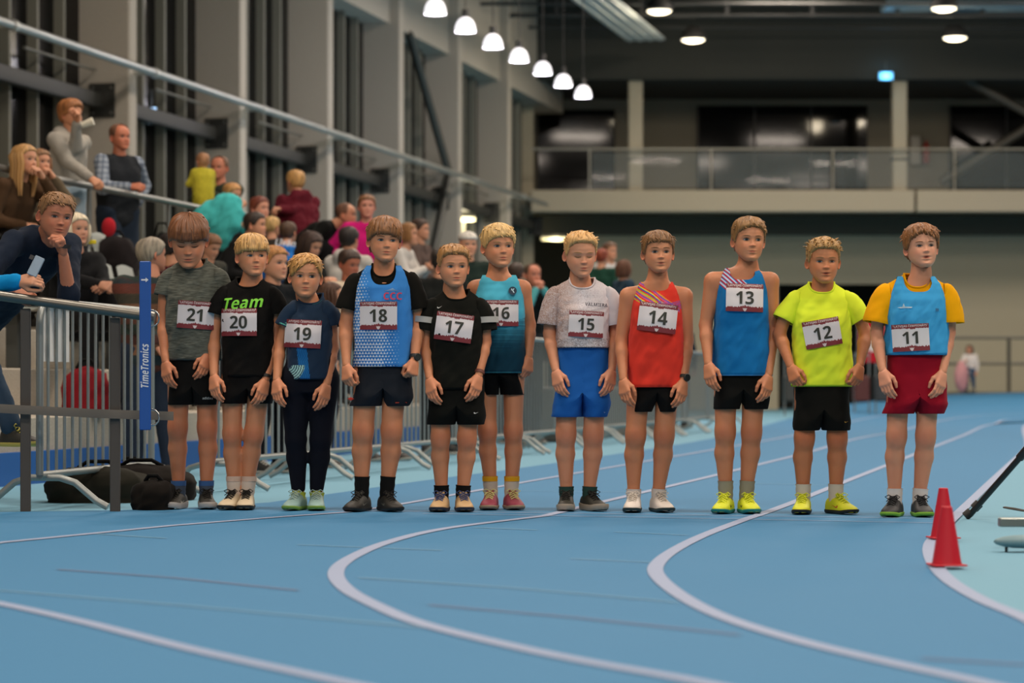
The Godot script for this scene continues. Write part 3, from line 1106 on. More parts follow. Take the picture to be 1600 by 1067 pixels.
func eyes(parent: Node3D, x: Transform3D, f: Dictionary, hair: Color) -> void:
	# each eye: white, iris and lash line; each brow; all lying on the face
	var open: float = f.get("open", 0.02) * 1.1
	var gx: float = f.get("gaze", 0.0)
	for sd in [-1.0, 1.0]:
		var ex: float = sd * 0.142
		var w := 0.07
		var e := MB.new()
		var n := 12
		var lo := 0.5 - open * 0.75 - (0.012 if f.get("down", false) else 0.0)
		e.col = Color(0.46, 0.39, 0.36)
		var rows := []
		for i in 3:
			var row := PackedVector3Array()
			for k in n + 1:
				var t := -1.0 + 2.0 * k / n
				var c := 1.0 - t * t
				var yy := 0.497 + lerpf(-open * 0.7, open * 1.25, i / 2.0) * c - (0.014 * c if f.get("down", false) else 0.0)
				row.append(x * face_point(ex + t * w, yy, f, 0.008 + 0.006 * c))
			rows.append(row)
		e.rings(rows, false)
		var eye := obj("eye", e, vcol(0.25), parent)
		if open > 0.008:
			var ir := MB.new()
			ir.col = f.get("iris", Color(0.035, 0.04, 0.045))
			var pts := []
			for k in 12:
				var a := TAU * k / 12
				pts.append(Vector2(0.034 * cos(a), clampf(0.034 * sin(a) + 0.004, -open * 0.68, open * 1.2)))
			var ol := outline(pts)
			for i in ol.v.size():
				var q := ol.v[i]
				ol.v[i] = x * face_point(ex + gx * 0.03 + q.x, 0.497 + q.y, f, 0.0165)
				ol.c[i] = ir.col
			obj("iris", ol, vcol(0.15), eye)
		var la := MB.new()
		la.col = Color(0.03, 0.018, 0.012).lerp(hair, 0.25)
		rows = []
		for i in 2:
			var row := PackedVector3Array()
			for k in n + 1:
				var t := -1.0 + 2.0 * k / n
				var c := 1.0 - t * t
				var yy := 0.497 + open * 1.2 * c + (0.0 if i == 0 else (0.026 if f.get("down", false) else 0.017) * (0.4 + 0.6 * c)) - (0.03 * c + open * 0.6 * c if f.get("down", false) else 0.0)
				row.append(x * face_point(ex + t * (w + 0.004), yy, f, 0.018))
			rows.append(row)
		la.rings(rows, false)
		obj("eyelashes", la, vcol(0.6), eye)
		var br := MB.new()
		br.col = hair * 0.5
		rows = []
		for i in 2:
			var row := PackedVector3Array()
			for k in 11:
				var t := k / 10.0
				var yy = 0.584 + 0.012 * sin(t * 3.0) + f.get("brow", 0.0) + (0.5 - i) * -0.02 * sin(0.5 + t * 2.5)
				row.append(x * face_point(sd * lerpf(0.06, 0.235, t), yy, f, 0.008))
			if sd < 0:
				row.reverse()
			rows.append(row)
		br.rings(rows, false)
		obj("eyebrow", br, vcol(0.8), parent)

# hair line by angle from the front: [0, 30, 55, 75, 95, 120, 180] degrees -> height on the head
const LINE_AT := [0.0, 30.0, 55.0, 75.0, 95.0, 120.0, 180.0]
func hair_line(h: Dictionary, phi: float) -> float:
	var d := absf(rad_to_deg(phi))
	var v: float = h.line[6]
	for i in 6:
		if d <= LINE_AT[i + 1]:
			v = lerpf(h.line[i], h.line[i + 1], (d - LINE_AT[i]) / (LINE_AT[i + 1] - LINE_AT[i]))
			break
	v += h.get("slant", 0.0) * sin(phi) * clampf(1.6 - absf(phi), 0, 1)
	if h.has("part"):   # a curtain that opens at this angle
		v += h.get("rise", 0.12) * exp(-pow((phi - h.part) / h.get("wide", 0.3), 2.0))
	return v

func hair_mesh(mb: MB, x: Transform3D, h: Dictionary, full: bool) -> void:
	var nk := 170 if full else 56
	var nj := 16 if full else 9
	var c: Color = h.color
	var th: float = h.get("thick", 0.07)
	var side: float = h.get("side", 0.03)
	var sd: float = h.get("seed", 0.0)
	var rows := []
	var cols := []
	var mid := Vector3(0, 0.55, -0.04)
	for j in range(-1, nj + 1):
		var row := PackedVector3Array()
		var cr := []
		for k in nk:
			var phi := -PI + TAU * k / nk
			var strand := fine.get_noise_2d(phi * h.get("strands", 15.0) + sd * 7.0, 0.6 * maxf(j, 0) / nj * 2.0 + sd)
			var clump := wob.get_noise_2d(phi * 3.5 + sd, 1.2 * maxf(j, 0) / nj + sd * 3.0)
			var ln = hair_line(h, phi) + h.get("jag", 0.02) * strand
			var t := clampf(float(j) / nj, 0, 1)
			var y := lerpf(ln, 1.0, pow(t, 0.85))
			var p := head_at(phi, minf(y, 0.9995))
			var up := smoothstep(0.55, 0.92, y)
			var fr := clampf(cos(phi) * 1.5, 0.0, 1.0)
			var off := lerpf(side, th, up)
			off = lerpf(off, maxf(off, h.get("fringe", side)), fr * (1.0 - t))
			off += h.get("quiff", 0.0) * fr * bump(y, 0, 0.84, 0, 0.16, 1)
			off *= 1.0 + h.get("relief", 0.2) * strand + 0.25 * clump
			if j < 0:
				off = -0.02
			elif j == 0:
				off *= 0.75
			var q := p + (p - mid).normalized() * off
			q.x += h.get("sweep", 0.0) * off * up
			row.append(x * q)
			var w := clampf(1.0 + h.get("contrast", 0.55) * strand * 1.6 + 0.3 * clump, 0.35, 1.7)
			cr.append(Color(c.r * w, c.g * w, c.b * w))
		rows.append(row); cols.append(cr)
	var base := mb.v.size()
	for j in rows.size():
		for k in nk:
			mb.col = cols[j][k]
			mb.vert(rows[j][k])
	for j in rows.size() - 1:
		for k in nk:
			var k2 := (k + 1) % nk
			mb.quad(base + j * nk + k, base + (j + 1) * nk + k, base + (j + 1) * nk + k2, base + j * nk + k2)
	# loose tufts that break the outline
	var r := RandomNumberGenerator.new()
	r.seed = int(sd * 100) + 5
	for i in (h.get("tufts", 60) if full else 0):
		var phi := r.randf_range(-PI, PI)
		var t := r.randf_range(0.02, 0.95)
		var ln := hair_line(h, phi)
		var y := lerpf(ln, 0.985, t)
		var p := head_at(phi, y)
		var n := (p - mid).normalized()
		var up := smoothstep(0.55, 0.92, y)
		var comb: Vector3 = h.get("comb", Vector3(0, -1, 0.2))
		var spike: float = h.get("spike", 0.25)
		var d := (comb - n * comb.dot(n)).normalized() * (1.0 - spike) + n * spike + Vector3(r.randf_range(-0.3, 0.3), 0, r.randf_range(-0.3, 0.3))
		if up < 0.4:
			d = Vector3(n.x * 0.1, -1, n.z * 0.1)
		d = d.normalized()
		var off := lerpf(side, th, up) * 0.85
		var l = r.randf_range(0.07, 0.16) * h.get("tuft", 1.0) * lerpf(0.55, 1.0, up)
		var w := r.randf_range(0.75, 1.35)
		mb.col = Color(c.r * w, c.g * w, c.b * w)
		var a := p + n * off * 0.7
		var b = a + d * l * 0.5 + n * 0.012
		var e = a + d * l - n * (0.012 if up > 0.4 else 0.0)
		mb.tube([x * a, x * b, x * e], [0.018 * x.basis.x.length(), 0.014 * x.basis.x.length(), 0.001], 4, false)
	mb.col = Color.WHITE

# ================= people: hands and shoes (made once) =================
var hand_kinds := {}
func hand(kind: String, cell: float) -> MB:
	var key := "%s %f" % [kind, cell]
	if hand_kinds.has(key):
		return hand_kinds[key]
	var f := Field.new(Vector3(-0.055, -0.185, -0.085), Vector3(0.075, 0.03, 0.04), cell)
	var curl: Array = {"relaxed": [0.3, 0.55, 0.35], "curled": [0.75, 1.15, 0.7], "fist": [1.35, 1.5, 0.8], "flat": [0.1, 0.15, 0.1]}[kind]
	f.capsule(Vector3(0, 0.02, 0), Vector3(0, -0.03, 0), 0.019, 0.022, 0.015, Vector3(1.15, 1, 0.8))
	var bx := [0.027, 0.0095, -0.0085, -0.0255]
	var ln := [[0.038, 0.023, 0.019], [0.042, 0.027, 0.02], [0.039, 0.025, 0.019], [0.03, 0.019, 0.017]]
	for i in 4:
		var b := Vector3(bx[i], -0.082 + absf(i - 1.2) * 0.004, 0.002)
		f.capsule(Vector3(bx[i] * 0.5, -0.02, 0), b, 0.0155, 0.0115, 0.012)
		var th := 0.0
		var p := b
		for s in 3:
			th += curl[s] * (1.0 + 0.12 * (i - 1))
			var q = p + Vector3(bx[i] * 0.12 * cos(th), -cos(th), -sin(th)) * ln[i][s]
			f.capsule(p, q, 0.0088 - s * 0.0006, 0.0082 - s * 0.0007, 0.0035)
			p = q
	var tb := Vector3(0.016, -0.022, -0.008)
	var t1 := Vector3(0.04, -0.05, -0.02)
	var t2 := Vector3(0.043, -0.077, -0.03) if kind != "fist" else Vector3(0.03, -0.075, -0.045)
	var t3 := Vector3(0.038, -0.097, -0.04) if kind != "fist" else Vector3(0.01, -0.085, -0.055)
	f.capsule(tb, t1, 0.0145, 0.0115, 0.012)
	f.capsule(t1, t2, 0.0105, 0.0095, 0.004)
	f.capsule(t2, t3, 0.0095, 0.0075, 0.004)
	var mb := MB.new()
	f.net(mb)
	hand_kinds[key] = mb
	return mb

func put_hand(mb: MB, kind: String, cell: float, wrist: Vector3, fingers: Vector3, back: Vector3, left: bool, size: float, skin: Color) -> void:
	# fingers: where they point; back: where the back of the hand faces; left: the person's left hand
	var y := -fingers.normalized()
	var z := (back - y * back.dot(y)).normalized()
	var xx := y.cross(z)
	var h := hand(kind, cell)
	var m := -1.0 if left else 1.0
	var base := mb.c.size()
	mb.append(h, Transform3D(Basis(xx * size * m, y * size, z * size), wrist), left)
	for i in range(base, mb.c.size()):
		mb.c[i] = skin

var shoe_parts := {}
func shoe_meshes() -> void:
	var st := [[-0.06, 0.008, 0.04], [-0.057, 0.024, 0.062], [-0.045, 0.034, 0.079], [-0.02, 0.037, 0.088], [0.01, 0.037, 0.09], [0.035, 0.037, 0.082], [0.06, 0.039, 0.069], [0.09, 0.0425, 0.057], [0.115, 0.043, 0.049], [0.14, 0.038, 0.042], [0.157, 0.027, 0.036], [0.167, 0.007, 0.026]]
	var up := MB.new()
	var rows := []
	for s in st:
		var row := PackedVector3Array()
		for k in 17:
			var a := PI * k / 16.0
			var bulge := 1.0 + 0.06 * sin(a * 2.0) * signf(cos(a))
			row.append(Vector3(signf(cos(a)) * pow(absf(cos(a)), 0.8) * s[1] * bulge, 0.012 + pow(sin(a), 0.75) * (s[2] - 0.012), s[0]))
		rows.append(row)
	up.rings(rows, false)
	shoe_parts["upper"] = up.mesh()
	for kind in [["sole", 0.02, 0.0], ["thick_sole", 0.032, 0.012]]:
		var so := MB.new()
		var lo := []
		for q in [[0.002, 0.0, 0.92], [0.006, 0.0, 1.0], [kind[1] * 0.7, 0.0, 1.06], [kind[1], 0.0, 1.03]]:
			var row := PackedVector3Array()
			for i in range(st.size()):
				row.append(Vector3(st[i][1] * q[2] + 0.002, q[0] + kind[2] * clampf((-st[i][0] + 0.02) * 8.0, 0, 0.5) * (q[0] / kind[1]) + 0.008 * smoothstep(0.1, 0.17, st[i][0]), st[i][0] * (1.0 + (q[2] - 1.0) * 0.5)))
			var n := row.size()
			for i in n:
				var p := row[n - 1 - i]
				row.append(Vector3(-p.x, p.y, p.z))
			row.reverse()
			var r2 := PackedVector3Array(row)
			lo.append(r2)
		so.rings(lo, true, true, true)
		shoe_parts[kind[0]] = so.mesh()
	var la := MB.new()
	for i in 4:
		var z := 0.032 + i * 0.017
		var y := 0.087 - i * 0.0085
		la.tube([Vector3(-0.02, y - 0.008, z), Vector3(0, y + 0.003, z + 0.005), Vector3(0.02, y - 0.008, z + 0.01)], 0.003, 5)
		la.tube([Vector3(0.02, y - 0.008, z), Vector3(0, y + 0.004, z + 0.005), Vector3(-0.02, y - 0.008, z + 0.01)], 0.003, 5)
	for s in [-1.0, 1.0]:
		la.tube([Vector3(0, 0.092, 0.035), Vector3(s * 0.02, 0.103, 0.045), Vector3(s * 0.036, 0.094, 0.052), Vector3(s * 0.024, 0.085, 0.05), Vector3(0, 0.089, 0.038)], 0.0026, 5)
		la.tube([Vector3(0, 0.091, 0.036), Vector3(s * 0.014, 0.085, 0.062), Vector3(s * 0.026, 0.072, 0.07)], 0.0024, 5)
	shoe_parts["laces"] = la.mesh()
	var tg := MB.new()
	tg.tube([Vector3(0, 0.07, 0.045), Vector3(0, 0.093, 0.03), Vector3(0, 0.108, 0.018)], [0.018, 0.02, 0.016], 8, true, 0.3)
	shoe_parts["tongue"] = tg.mesh()

# ================= people: garments =================
# a trunk garment is given by rows [y, half width, half depth, centre z]
func trunk_z(rows: Array, x: float, y: float) -> float:
	var r: Array = Field.sample(rows, y)
	var q := clampf(absf(x) / r[0], 0.0, 0.97)
	return r[2] + r[1] * pow(1.0 - pow(q, 2.5), 0.4)

func crease(p: Vector3, amp: float, sd: float) -> float:
	return amp * (wob.get_noise_3d(p.x * 9.0 + sd, p.y * 5.0 - p.x * 4.0, p.z * 9.0) + 0.5 * wob.get_noise_3d(p.x * 20.0 - p.y * 9.0 + sd, p.y * 14.0, p.z * 16.0 + 4.0))

func trunk_point(rows: Array, phi: float, y: float, amp: float, sd: float) -> Vector3:
	var r: Array = Field.sample(rows, y)
	var sp := sin(phi)
	var cp := cos(phi)
	var p := Vector3(signf(sp) * pow(absf(sp), 0.8) * r[0], y, r[2] + signf(cp) * pow(absf(cp), 0.8) * r[1])
	var k := crease(p, amp, sd)
	return p + Vector3(sp, 0, cp) * k

func tee(mb: MB, rows: Array, neck: Dictionary, amp: float, sd: float, hem_wave := 0.0) -> void:
	# the trunk of a T-shirt, up to a neck hole that dips in front
	var nk := 72
	var nj := 46
	var y0: float = rows[0][0]
	var y1: float = rows[rows.size() - 1][0]
	var rs := []
	var uv := []
	for j in range(-1, nj + 1):
		var row := PackedVector3Array()
		var ur := PackedVector2Array()
		for k in nk:
			var phi := -PI + TAU * k / nk
			var front := maxf(0.0, cos(phi))
			var top: float = y1 - neck.dip * pow(front, 0.7) + 0.0
			var t := clampf(float(j) / nj, 0, 1)
			t = t + 0.25 * t * (1.0 - t) * 0.8
			var y := lerpf(y0, top, t) + (1.0 - t) * hem_wave * sin(phi * 2.0 + sd)
			var yy := lerpf(y0, y1, t) if t > 0.75 else lerpf(lerpf(y0, top, t), lerpf(y0, y1, t), smoothstep(0.35, 0.75, t))
			var p := trunk_point(rows, phi, yy, amp * (1.0 - 0.6 * smoothstep(0.8, 1.0, t)), sd)
			p.y = y
			if j < 0:
				p.x *= 0.96; p.z *= 0.96; p.y += 0.012
			row.append(p)
			ur.append(Vector2(p.x / 0.5 + 0.5, 1.0 - (p.y - y0) / 0.6))
		rs.append(row); uv.append(ur)
	mb.rings(rs, true, false, false, uv)
	# collar rib
	var rim: PackedVector3Array = rs[rs.size() - 1]
	var pts := []
	for k in nk + 1:
		pts.append(rim[k % nk])
	mb.tube(pts, 0.0055, 6, false)

func sleeve(mb: MB, a: Vector3, m: Vector3, b: Vector3, r0: float, r1: float, amp: float, sd: float, y0: float) -> void:
	# a short sleeve bent over the shoulder m on its way from the trunk a to the cuff b
	var rs := []
	var uv := []
	var n := 26
	for j in 17:
		var t := minf(j / 15.0, 1.0)
		if j == 16:
			t = 0.985
		var ctr := a.lerp(m, t).lerp(m.lerp(b, t), t)
		var d := ((m - a).lerp(b - m, t)).normalized()
		var x := d.cross(Vector3.BACK).normalized()
		var z := x.cross(d)
		var rad := lerpf(r0, r1, t) * (1.0 + 0.03 * sin(PI * t)) * (0.93 if j == 16 else 1.0)
		if j < 2:
			rad *= [0.8, 0.95][j]
		var row := PackedVector3Array()
		var ur := PackedVector2Array()
		for k in n:
			var an := TAU * k / n
			var p := ctr + (x * cos(an) + z * sin(an) * 1.02) * rad
			p += (p - ctr).normalized() * crease(p, amp, sd + 3.0)
			row.append(p)
			ur.append(Vector2(p.x / 0.5 + 0.5, 1.0 - (p.y - y0) / 0.6))
		row.reverse()
		ur.reverse()
		rs.append(row); uv.append(ur)
	mb.rings(rs, true, false, false, uv)

func vest(mb: MB, rows: Array, o: Dictionary, amp: float, sd: float) -> void:
	# sleeveless top: each column of cloth ends at the neck, the strap or the arm hole
	var nk := 144
	var nj := 40
	var y0: float = rows[0][0]
	var ridge: float = rows[rows.size() - 1][0]
	var rs := []
	var uv := []
	for j in range(-1, nj + 1):
		var row := PackedVector3Array()
		var ur := PackedVector2Array()
		for k in nk:
			var phi := -PI + TAU * k / nk
			var q := absf(phi) if absf(phi) < PI / 2 else PI - absf(phi)   # 0 at the middle, 90 degrees at the side
			var back := absf(phi) > PI / 2
			var neck: float = o.neck_back if back else o.neck_front
			var top: float
			if q < o.s0:
				top = lerpf(neck, ridge, pow(q / o.s0, 2.6))
			elif q < o.s1:
				top = ridge
			else:
				var w: float = (q - o.s1) / (PI / 2 - o.s1)
				top = lerpf(ridge, o.arm, pow(sin(minf(w * 1.25, 1.0) * PI / 2), 0.55))
			var t := clampf(float(j) / nj, 0, 1)
			t = 1.0 - pow(1.0 - t, 1.5)
			var y := lerpf(y0, top, t)
			var p := trunk_point(rows, phi, y, amp * (1.0 - smoothstep(0.7, 1.0, t)), sd)
			if j < 0:
				p.x *= 0.96; p.z *= 0.96; p.y += 0.012
			row.append(p)
			ur.append(Vector2(p.x / 0.5 + 0.5, 1.0 - (p.y - y0) / 0.6))
		rs.append(row); uv.append(ur)
	mb.rings(rs, true, false, false, uv)

func shorts(mb: MB, o: Dictionary, amp: float, sd: float) -> void:
	# o: waist, crotch, hem heights; a, b half width and depth at waist; ao, bo at the crotch; leg: [x, half width, half depth] at the hem for each side
	var n := 40
	for sdn in [-1.0, 1.0]:
		var lg: Array = o.left if sdn < 0 else o.right
		var rs := []
		var nj := 26
		for j in range(0, nj + 2):
			var t := minf(float(j) / nj, 1.0)
			var y := lerpf(o.hem, o.waist, t)
			if j == 0:
				y += 0.012
			var wl := clampf((y - o.crotch + 0.03) / (o.waist - o.crotch), 0.0, 1.0)   # 0 leg, 1 half pelvis
			wl = smoothstep(0.0, 0.3, wl)
			var tc := clampf((y - o.hem) / (o.crotch - o.hem), 0.0, 1.0)
			var lx := lerpf(lg[0], sdn * o.ao * 0.5, tc)
			var la := lerpf(lg[1], o.ao * 0.55, tc)
			var lb := lerpf(lg[2], o.bo, tc)
			var up := clampf((y - o.crotch) / (o.waist - o.crotch), 0, 1)
			var pa := lerpf(o.ao, o.a, up)
			var pb := lerpf(o.bo, o.b, up)
			var row := PackedVector3Array()
			for k in n:
				var a := TAU * k / n
				var e := Vector3(lx + cos(a) * la, y, o.cz + sin(a) * lb)
				var h: Vector3
				var f = sdn * cos(a)
				if f > -0.35:
					var b := asin(clampf(sin(a), -1, 1)) * 1.0
					h = Vector3(sdn * pa * pow(maxf(cos(b), 0.0), 0.75) * smoothstep(-0.35, 0.25, f), y, o.cz + signf(sin(b)) * pow(absf(sin(b)), 0.8) * pb)
				else:
					h = Vector3(0, y, o.cz + sin(a) * pb)
				if f < 0.15:
					h.x -= sdn * 0.006
				var p := e.lerp(h, wl)
				var kx := crease(p, amp, sd)
				p += Vector3(cos(a), 0, sin(a)) * kx * (1.0 - 0.7 * up)
				if j == 0:
					p.x = lerpf(p.x, lx, 0.06); p.z *= 0.94
				if t >= 1.0 and j > nj:
					p.y += 0.002
				row.append(p)
			row.reverse()
			rs.append(row)
		mb.rings(rs, true)

func stick(mb: MB, flat: MB, rows: Array, cx: float, cy: float, tilt: float, off: float) -> void:
	# lays a flat figure on the front of a trunk garment
	var r := Basis(Vector3.BACK, tilt)
	var base := mb.v.size()
	for i in flat.v.size():
		var p := r * flat.v[i] + Vector3(cx, cy, 0)
		mb.vert(Vector3(p.x, p.y, trunk_z(rows, p.x, p.y) + off + flat.v[i].z), flat.t[i])
		mb.c[mb.c.size() - 1] = flat.c[i]
	for i in flat.ix:
		mb.ix.append(base + i)

func sheet(w: float, h: float, nx: int, ny: int) -> MB:
	var m := MB.new()
	var rs := []
	var uv := []
	for j in ny + 1:
		var row := PackedVector3Array()
		var ur := PackedVector2Array()
		for k in nx + 1:
			row.append(Vector3(w * (float(k) / nx - 0.5), h * (float(j) / ny - 0.5), 0))
			ur.append(Vector2(float(k) / nx, 1.0 - float(j) / ny))
		rs.append(row); uv.append(ur)
	m.rings(rs, false, false, false, uv)
	return m

var bib_print: StandardMaterial3D
func bib_material() -> StandardMaterial3D:
	if bib_print:
		return bib_print
	var im := Image.create(384, 288, false, Image.FORMAT_RGB8)
	im.fill(Color.html("#dcd7da"))
	var maroon := Color.html("#7d2830")
	for xx in 384:
		var a := 46.0 + 9.0 * fine.get_noise_1d(xx * 0.06) + 7.0 * fine.get_noise_1d(xx * 0.2 + 50)
		a += 12.0 * exp(-pow((xx - 210.0) / 26.0, 2.0))
		var b := 240.0 + 14.0 * fine.get_noise_1d(xx * 0.05 + 200) + 7.0 * fine.get_noise_1d(xx * 0.22 + 90)
		b -= 14.0 * exp(-pow((xx - 196.0) / 34.0, 2.0))
		for yy in 288:
			if yy < a or yy > b:
				var v := 1.0 + 0.12 * fine.get_noise_2d(xx * 0.08, yy * 0.08)
				im.set_pixel(xx, yy, Color(maroon.r * v, maroon.g * v, maroon.b * v))
	bib_print = StandardMaterial3D.new()
	bib_print.albedo_texture = ImageTexture.create_from_image(im)
	bib_print.roughness = 0.6
	return bib_print

func bib(parent: Node3D, rows: Array, num: String, cx: float, cy: float, tilt: float, w: float) -> void:
	var h := w * 0.75
	var m := MB.new()
	stick(m, sheet(w, h, 10, 8), rows, cx, cy, tilt, 0.010)
	var b := obj("race_bib", m, bib_material(), parent)
	b.set_meta("label", "white race number bib with maroon edges reading " + num)
	var r := Basis(Vector3.BACK, tilt)
	var put := func(called: String, fl: MB, ox: float, oy: float, mt: Material) -> void:
		var q := r * Vector3(ox, oy, 0)
		var mm := MB.new()
		stick(mm, fl, rows, cx + q.x, cy + q.y, tilt, 0.0125)
		obj(called, mm, mt, b)
	put.call("number", letters(num, w * 0.47), 0.0, -0.002, mat("#31332c", 0.7))
	put.call("title", letters("LATVIJAS ČEMPIONĀTS", w * 0.082), 0.0, h * 0.43, mat("#d8c8c8", 0.7))
	var wing := outline([Vector2(-0.011, 0.007), Vector2(-0.004, 0.004), Vector2(0, 0.007), Vector2(0.004, 0.004), Vector2(0.011, 0.007), Vector2(0.007, -0.005), Vector2(0, -0.011), Vector2(-0.007, -0.005)])
	put.call("emblem", wing, 0.0, -h * 0.42, mat("#d8c8c8", 0.7))
	for s in [-1.0, 1.0]:
		var pin := sheet(0.002, 0.012, 1, 1)
		put.call("pin", pin, s * w * 0.46, h * 0.47, mat("#c8c8c8", 0.3, 0.8))

func swoosh(k: float) -> MB:   # a tapering tick
	var pts := []
	for p in [[0, 6], [1.5, 2.2], [4.5, 0.4], [8.5, 1.4], [24, 9], [10, 4.8], [6.2, 4.0], [4.2, 5.4], [3.8, 8.6], [1.4, 8.2]]:
		pts.append(Vector2(p[0] - 10, p[1] - 4) * k)
	return outline(pts)

# ================= the eleven runners =================
func print_cloth(kind: String, base: String) -> StandardMaterial3D:
	# dyed and printed cloth: 2.5 mm to a pixel, x across the chest, y up from the hem
	var im := Image.create(200, 240, false, Image.FORMAT_RGB8)
	var bc := Color.html(base)
	im.fill(bc)
	for j in 240:
		for i in 200:
			var x := (i / 200.0 - 0.5) * 0.5
			var y := (1.0 - j / 240.0) * 0.6
			var c := bc
			if kind == "melange":
				c = Color.html("#43463f").lerp(Color.html("#74776d"), clampf(0.5 + 0.9 * fine.get_noise_2d(i * 0.035, j * 0.5), 0, 1))
			elif kind == "triangles":
				var cell := 0.0155
				var ry := y / cell
				var row := floorf(ry)
				var rx := x / cell + 0.5 * fposmod(row, 2.0)
				var fx := rx - floorf(rx)
				var fy := ry - row
				var dense := clampf((0.105 - x) * 9.0, 0, 1) if y < 0.19 else clampf((-0.035 - x) * 12.0 - (y - 0.19) * 2.2 + 0.25, 0, 1)
				var sz := 0.42 * dense
				c = bc.lerp(Color.html("#1d62b4"), clampf(1.0 - y * 3.5, 0, 1) * clampf(0.5 - x * 6.0, 0, 1))
				if sz > 0.08 and absf(fx - 0.5) < (0.5 + sz - fy) * 0.62 and fy > 0.5 - sz and fy < 0.5 + sz:
					c = Color.html("#d5dbe6")
			elif kind == "glitter":
				var n := fine.get_noise_2d(i * 0.9, j * 0.9)
				var w := clampf((-0.005 - x) * 10.0 + 0.25 * fine.get_noise_2d(i * 0.05, j * 0.03) - (0.25 if y < 0.08 else 0.0), 0, 1)
				c = bc.lerp(Color.html("#a5897f"), w * clampf(0.75 + n * 1.6, 0, 1))
				if n > 0.33 and x > -0.03 and y > 0.12:
					c = bc.lerp(Color.html("#8e8088"), clampf(0.7 - x * 5.0, 0, 0.6))
				if y < 0.05 and n > 0.1:
					c = c.lerp(Color.html("#6d5f5c"), 0.6)
			elif kind == "fade":
				var w := smoothstep(0.10, 0.30, y + 0.5 * (0.10 - absf(x)) * 0.6)
				c = Color.html("#0e3547").lerp(Color.html("#4db0cc"), w)
				if fposmod(y, 0.0075) < 0.0036 and w < 0.95 and w > 0.1:
					c = c.lerp(Color.html("#0b2a40"), 0.45)
				if y < 0.008:
					c = Color.html("#2d6d7c")
			elif kind == "rainbow":
				var s := y - 0.475 + (x + 0.06) * 0.75
				if x < 0.11 and s > -0.075 and s < 0.045 and y > 0.37:
					var k := int(floorf(fposmod(s * 130.0 + 0.4 * sin(x * 60.0), 8.0)))
					c = [Color.html("#3f58b8"), Color.html("#e2cf4a"), bc, Color.html("#d8577a"), Color.html("#7a55b0"), Color.html("#e88a34"), Color.html("#96c84e"), bc][k]
				if x > 0.0 and absf(y - 0.415 + 0.015 * sin(x * 26.0)) < 0.022 and fposmod(y * 170.0 + x * 20.0, 1.0) < 0.6:
					c = Color.html("#8a56a6")
				if y > 0.53:
					c = Color.html("#2f6cc0")
			elif kind == "slashes":
				var s := y - 0.50 + (x + 0.06) * 1.0
				if x < 0.03 and s > -0.105 and s < 0.03 and y > 0.4 and y < 0.535:
					var k := fposmod(s * 42.0, 1.0)
					c = Color.html("#c3d3ea") if k < 0.45 else (Color.html("#b3243f") if k > 0.62 else bc)
				if y > 0.535:
					c = Color.html("#3b7fd0")
				if y < 0.006:
					c = Color.html("#4a97d6")
			elif kind == "waves":
				var ctr := -0.035 + 0.16 * pow(maxf(0.16 - y, 0.0), 1.2) - 0.1 * maxf(y - 0.16, 0.0)
				if y < 0.19 and absf(x - ctr) < 0.026 and y > 0.004:
					c = Color.html("#2d86c4").lerp(Color.html("#0f3d78"), 0.5 + 0.5 * sin((x - ctr) * 700.0 + 3.0 * sin(y * 120.0)))
				var q := Vector2(x + 0.105, y - 0.075)
				if q.length() < 0.085 and q.length() > 0.018 and q.y < 0.0 and x < -0.01:
					c = Color.html("#a9d8d2") if fposmod(q.length() * 85.0, 1.0) < 0.62 else bc
				if x < -0.095 and y > 0.2 and y < 0.29 and sin(y * 480.0 + x * 200.0) > 0.2:
					c = Color.html("#68c8b0")
			im.set_pixel(i, j, c)
	var m := StandardMaterial3D.new()
	m.albedo_texture = ImageTexture.create_from_image(im)
	m.roughness = 0.9; m.metallic_specular = 0.25
	m.rim_enabled = true; m.rim = 0.12
	m.texture_repeat = false
	return m

